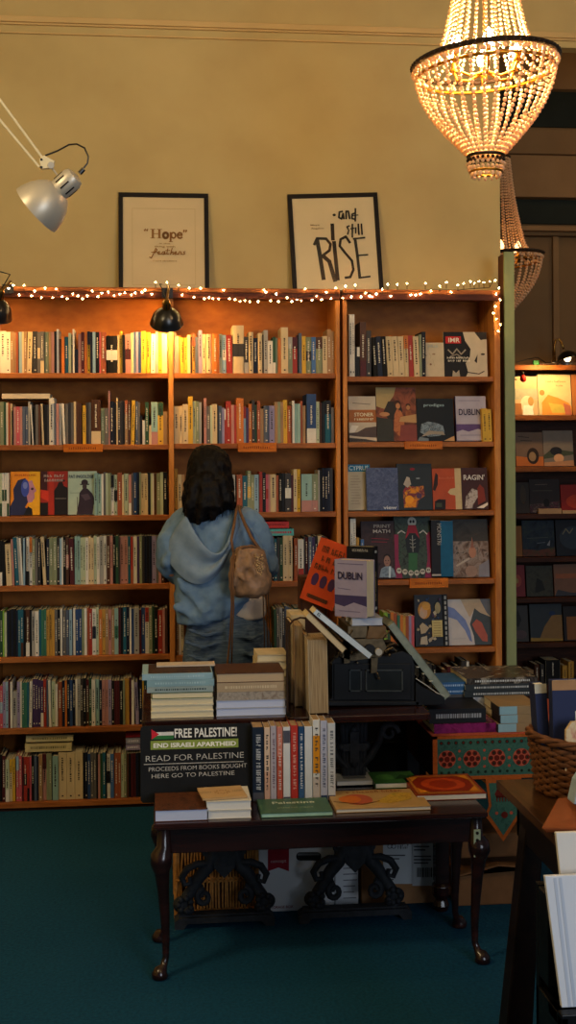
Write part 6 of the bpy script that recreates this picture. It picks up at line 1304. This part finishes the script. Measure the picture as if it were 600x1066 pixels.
for s in (-1,1): body.append(('e',tuple(pp(217,493,.01)+Vector((s*.074,0,0))),(.010,.02,.028)))
person=blob(body,SKIN,.0085,'person',None,4)
tag(person,'person with dark shoulder-length hair in a blue hooded top and denim shorts','person')
ORG['person']=person.location.copy()
# eyes, brows and mouth (turned to the shelves)
m=M()
for s in (-1,1):
    e=pp(217,490,.103)+Vector((s*.028,-.004,0)); m.ball(e,.011,pm('d8d0c8',.2),12,8); m.ball(e+Vector((0,.008,0)),.0055,pm('1c120c',.2),10,6); m.ball(e+Vector((0,.002,.018)),1,HAIR,10,5,(.015,.005,.003))
m.build('eyes',person,world=True,smooth=4)
m=M(); m.ball(pp(217,508.5,.104),1,pm('8a4540',.4),12,6,(.022,.006,.006)); m.build('mouth',person,world=True,smooth=4)
# hair
hr=[]
for yy,x0_,x1_,ry_,dy in ((463.5,209,225,.03,.0),(466,203,231,.062,.0),(472,198,237,.09,-.005),(482,194,241,.105,-.012),(495,192.5,243.5,.108,-.02),(508,192,244,.104,-.03),(520,191,244,.098,-.038),(527,190,244,.090,-.045),(532,189.5,238,.082,-.05),(538,190,228,.066,-.055),(543,195,218,.05,-.06)):
    a=pp(x0_,yy);b=pp(x1_,yy); hr.append(((a.x+b.x)/2,Yb_+dy-.0,a.z,(b.x-a.x)/2*.95,ry_*.95))
hprims=[('l',hr)]
for a,b,c_ in (((205,500,-.1),(199,525,-.12),(195,540,-.11)),((230,500,-.1),(236,520,-.11),(243,529,-.09)),((215,500,-.12),(212,525,-.14),(206,545,-.13)),((222,505,-.12),(225,525,-.14),(221,541,-.13)),((200,500,-.04),(196,518,-.06),(192,531,-.06)),((235,498,-.04),(239,514,-.06),(244,527,-.06))):
    hprims.append(('c',[(P3(*a),.03),(P3(*b),.026),(P3(*c_),.011)]))
blob(hprims,HAIR,.008,'hair',person,3,disp=[(.035,.020),(.012,.007)])
# loose strands over the hair mass
m=M(); r2=random.Random(3)
for i in range(260):
    t=r2.uniform(-1.45,1.45); ax_=.098*math.sin(t); 
    p0=pp(217,468+abs(t)*3,-.0)+Vector((.04*math.sin(t),-.06*math.cos(t)*.6,0)); 
    p1=pp(217,490,-.012)+Vector((.090*math.sin(t),-.102*math.cos(t),0)); p2_=pp(217,512,-.03)+Vector((.095*math.sin(t)+r2.uniform(-.005,.005),-.103*math.cos(t),0))
    en=r2.uniform(526,543)-abs(t)*6; p3=pp(215-8*math.sin(1.3)+8,en,-.045)+Vector((.094*math.sin(t)+r2.uniform(-.012,.012),-.085*math.cos(t)+r2.uniform(-.01,.004),0))
    pts=[]
    for k in range(9):
        u=k/8; q_=(p0*(1-u)**3+p1*3*u*(1-u)**2+p2_*3*u*u*(1-u)+p3*u**3); pts.append(q_+Vector((.004*math.sin(k*1.9+i),-.006,0)))
    m.tube(pts,[.0018]*7+[.0014,.0006],HAIR,5)
m.build('hair_strands',person,world=True,smooth=4)
# slouchy top
def ringp(yy,x0_,x1_,ry_,dy=0): a=pp(x0_,yy);b=pp(x1_,yy); return ((a.x+b.x)/2,Yb_+dy,a.z,(b.x-a.x)/2,ry_)
sw=[('l',[ringp(527,206,240,.06),ringp(533,192,262,.085),ringp(541,184,268,.11),ringp(560,181,270,.128,-.004),ringp(590,182,268,.132,-.008),ringp(615,182,266,.134,-.012),ringp(632,181.5,264,.130,-.012),ringp(641,183,255,.122,-.012),ringp(648.5,184.5,228,.10,-.014)]),
 ('c',[(P3(192,544,-.0),.062),(P3(181,565,-.01),.072),(P3(179,586,.0),.062),(P3(188,598,.11),.052),(P3(195,600,.19),.040)]),
 ('c',[(P3(257,543,-.0),.062),(P3(271,566,-.0),.066),(P3(278,588,-.0),.055),(P3(268,600,.11),.048),(P3(260,600,.19),.038)])]
for q in (((184,566,-.09),(176,585,-.07),(171,588,-.03),.026),((262,552,-.11),(272,575,-.09),(283,594,-.05),.022),((186,604,-.105),(212,636,-.128),(256,624,-.115),.022),((185,632,-.10),(205,643,-.108),(232,638,-.112),.024)):
    sw.append(('c',[(P3(*q[0]),q[3]*.7),(P3(*q[1]),q[3]),(P3(*q[2]),q[3]*.6)]))
top=blob(sw,SWT,.0085,'sweater',person,5,disp=[(.09,.028),(.035,.010)])
# draped hood: nested sagging folds
NU,NV_=28,26
vs=[];fs=[]
for j in range(NV_):
    v=j/(NV_-1)
    Lx,Ly=194+(169.5-194)*v**.8,536+(574-536)*v; Rx,Ry=246+(251-246)*v,533+(543-533)*v; Bx,By=226+(213-226)*v,576+(607-576)*v
    for i in range(NU):
        u=i/(NU-1); a=(1-u)**2;b=2*u*(1-u);c_=u*u
        bx2=2*Bx-(Lx+Rx)/2; by2=2*By-(Ly+Ry)/2
        x=a*Lx+b*bx2+c_*Rx; y_=a*Ly+b*by2+c_*Ry
        sag=math.sin(PI*u)**.7
        dy=-.112-.062*sag+.012*v*sag-.012*math.sin(v*1.5*2*PI+u*2.0+.4)*sag+(.075*v*(1-sag) if u<.5 else .02*v*(1-sag))-.006*math.sin(u*9+v*3)
        vs.append(tuple(pp(x,y_,dy)))
for j in range(NV_-1):
    for i in range(NU-1):
        a=j*NU+i; fs.append((a,a+1,a+NU+1,a+NU))
m=M(); m.add(vs,fs,pm('7c90a4',.9,.08,25,bump=.2,c2='6c8094')); o=m.build('hood',person,world=True,smooth=4)
sd_=o.modifiers.new('s','SOLIDIFY'); sd_.thickness=.012; sd_.offset=0; ss=o.modifiers.new('u','SUBSURF'); ss.levels=1; ss.render_levels=1
# shoulder seam and shirt
m=M(); m.tube([P3(246,530,-.09),P3(239,552,-.142),P3(231,580,-.155),P3(222,597,-.165)],.0035,pm('48678a',.9),6); m.tube([P3(256,545,-.11),P3(263,556,-.125),P3(266,568,-.12)],.004,pm('2c4a72',.9),6); m.build('seam',person,world=True,smooth=4)
blob([('l',[ringp(620,222,276,.104),ringp(636,222,277.5,.106),ringp(644,240,276,.104)])],pm('b8b0a8',.9,.05,20,bump=.1),.01,'shirt',person,4)
sh=[('l',[ringp(637,199,271,.105),ringp(648,195,277,.116),ringp(662,192,281,.124),ringp(680,190,284.5,.126),ringp(692,191,285,.120)]),
 ('l',[ringp(684,190.5,236,.105,.0),ringp(700,191.5,234,.103),ringp(714,193,232,.10)]),('l',[ringp(684,240,285,.105),ringp(700,241,284.5,.103),ringp(714,243,282,.10)])]
for q in (((196,655,-.12),(215,662,-.135),(232,656,-.125)),((194,668,-.125),(212,674,-.14),(232,668,-.12)),((245,660,-.125),(262,665,-.135),(278,658,-.11)),((196,682,-.12),(214,688,-.13),(230,680,-.11)),((246,676,-.12),(262,682,-.135),(280,674,-.11))):
    sh.append(('c',[(P3(*q[0]),.008),(P3(*q[1]),.012),(P3(*q[2]),.007)]))
sh.append(('c',[(P3(237,650,-.125),.010),(P3(237.5,672,-.118),.012),(P3(238,690,-.10),.014)]))
blob(sh,DEN,.0085,'denim_shorts',person,4,disp=[(.03,.010)])
for hx,dx in ((Lh,-.02),(Rh,.02)):
    c_=[(Vector((hx.x+dx,hx.y-.035,.05)),.045),(Vector((hx.x+dx,hx.y+.05,.044)),.042),(Vector((hx.x+dx*1.6,hx.y+.15,.036)),.034)]
    blob([('c',[(tuple(a),b) for a,b in c_]),('c',[((hx.x+dx,hx.y-.02,.05),.042),((hx.x+dx,hx.y-.015,.10),.042)])],pm('b8b4ac',.7,.05,20),.009,'shoe',person,3)
# shoulder bag
BG=pm('96765a',.4,.18,25,bump=.25,c2='705640'); 
bg=[]
for yy,x0_,x1_,ry_ in ((569,247,272,.030),(574,243,275,.042),(582,240,278,.052),(595,238.5,281,.060),(608,238,283,.066),(617,240,281,.060),(622,247,274,.040)):
    a=pp(x0_,yy,-.215);b=pp(x1_,yy,-.215); bg.append(((a.x+b.x)/2,Yb_-.215,a.z,(b.x-a.x)/2,ry_))
bp=[('l',bg)]
for q in (((250,572,-.25),(247,592,-.275),(243,610,-.27)),((257,572,-.25),(262,590,-.28),(268,606,-.27)),((255,576,-.25),(252,600,-.285),(262,614,-.275)),((266,574,-.25),(274,590,-.26),(278,606,-.255))):
    bp.append(('c',[(P3(*q[0]),.010),(P3(*q[1]),.012),(P3(*q[2]),.007)]))
bag=blob(bp,BG,.0075,'shoulder_bag',None,4,disp=[(.035,.018),(.015,.006)])
tag(bag,'tan leather slouch shoulder bag with a studded panel hanging from the person in blue','bag'); ORG[bag.name]=bag.location.copy()
ST=pm('6a4a30',.5,.15,30)
m=M(); m.tube([P3(243,575,-.24),P3(241,562,-.225),P3(244,545,-.18),P3(246,532,-.13),P3(247,527,-.06),P3(250,529,.04)],.0055,ST,8); m.build('shoulder_strap',bag,world=True,smooth=4)
m=M(); m.tube([P3(270,571,-.23),P3(262,560,-.21),P3(255,545,-.165),P3(250,533,-.12),P3(249,527,-.06),P3(252,529,.04)],.0065,ST,8); m.tube([P3(250,577,-.25),P3(252,570,-.25),P3(262,568,-.25),P3(270,572,-.24)],.005,ST,8); m.build('shoulder_strap',bag,world=True,smooth=4)
m=M(); m.tube([P3(243,576,-.25),P3(240.5,600,-.285),P3(241.5,630,-.26),P3(240,660,-.22),P3(237,690,-.2),P3(236,703,-.19)],.004,ST,8); m.tube([P3(244,577,-.25),P3(242.5,602,-.288),P3(243.5,632,-.262),P3(242,662,-.22),P3(241,702,-.19)],.003,ST,8); m.build('hanging_strap',bag,world=True,smooth=4)
m=M()
for a in (274,277,279.5): m.tube([P3(a,615,-.23),P3(a+.6,640,-.215),P3(a+1.5,660,-.2),P3(a+r2.uniform(0,3),688,-.19)],.0026,pm('4a3626',.6),6)
m.build('tassel',bag,world=True,smooth=4)
m=M(); MT=pm('9c8464',.3,.3,60,metal=.6)
for i in range(110):
    u=r2.random(); v=r2.random(); a=264+9*u+5*v; b=577+31*v
    q=pp(a,b,-.222-(.046+.012*math.sin(PI*min(1,v*.9+.1)))*math.sqrt(max(.1,1-((a-260)/22)**2))); m.ball(q,r2.uniform(.0022,.0042),MT,6,4)
m.build('studded_panel',bag,world=True)
# ---------------------------------------------------------------- light
w=bpy.data.worlds.new('world'); scene.world=w; w.use_nodes=True
bgn=w.node_tree.nodes['Background']; bgn.inputs[0].default_value=(.72,.84,1,1); bgn.inputs[1].default_value=.06
# daylight from the shop window behind the viewer
wl=light('window_daylight','AREA',(2.6,-2.2,2.0),84,(.78,.87,1),shape='RECTANGLE',size=2.0,size_y=2.2); wl.rotation_euler=(Vector((.2,4.2,.55))-wl.location).to_track_quat('-Z','Y').to_euler()
# warm fill lights added out of view to brighten the wall
light('wall_fill_light','POINT',(-1.7,2.4,3.4),80,(1,.77,.44),shadow_soft_size=.25)
light('wall_fill_light','POINT',(1.0,1.2,3.4),34,(1,.74,.40),shadow_soft_size=.25)
light('rear_room_light','POINT',(3.4,6.7,3.6),7,(1,.66,.34),shadow_soft_size=.2)
# ---------------------------------------------------------------- camera
cd=bpy.data.cameras.new('camera'); cam=bpy.data.objects.new('camera',cd); COL.objects.link(cam); scene.camera=cam
cd.sensor_fit='VERTICAL'; cd.sensor_height=36; cd.sensor_width=36*600/1066; cd.lens=F/1066*36; cd.shift_y=-(533-HY)/1066; cd.clip_start=.05; cd.clip_end=60
Rm=Matrix((RT,UP,-FW)).transposed()
cam.matrix_world=Matrix.Translation(CAM)@(Rm@Matrix.Rotation(-ROLL,3,'Z')).to_4x4()
scene.view_settings.view_transform='Standard'; scene.view_settings.look='None'; scene.view_settings.gamma=1; scene.view_settings.use_curve_mapping=False
scene.view_settings.exposure=0.68
scene.cycles.use_denoising=True; scene.cycles.max_bounces=6; scene.cycles.diffuse_bounces=3; scene.cycles.sample_clamp_indirect=3; scene.cycles.transparent_max_bounces=8
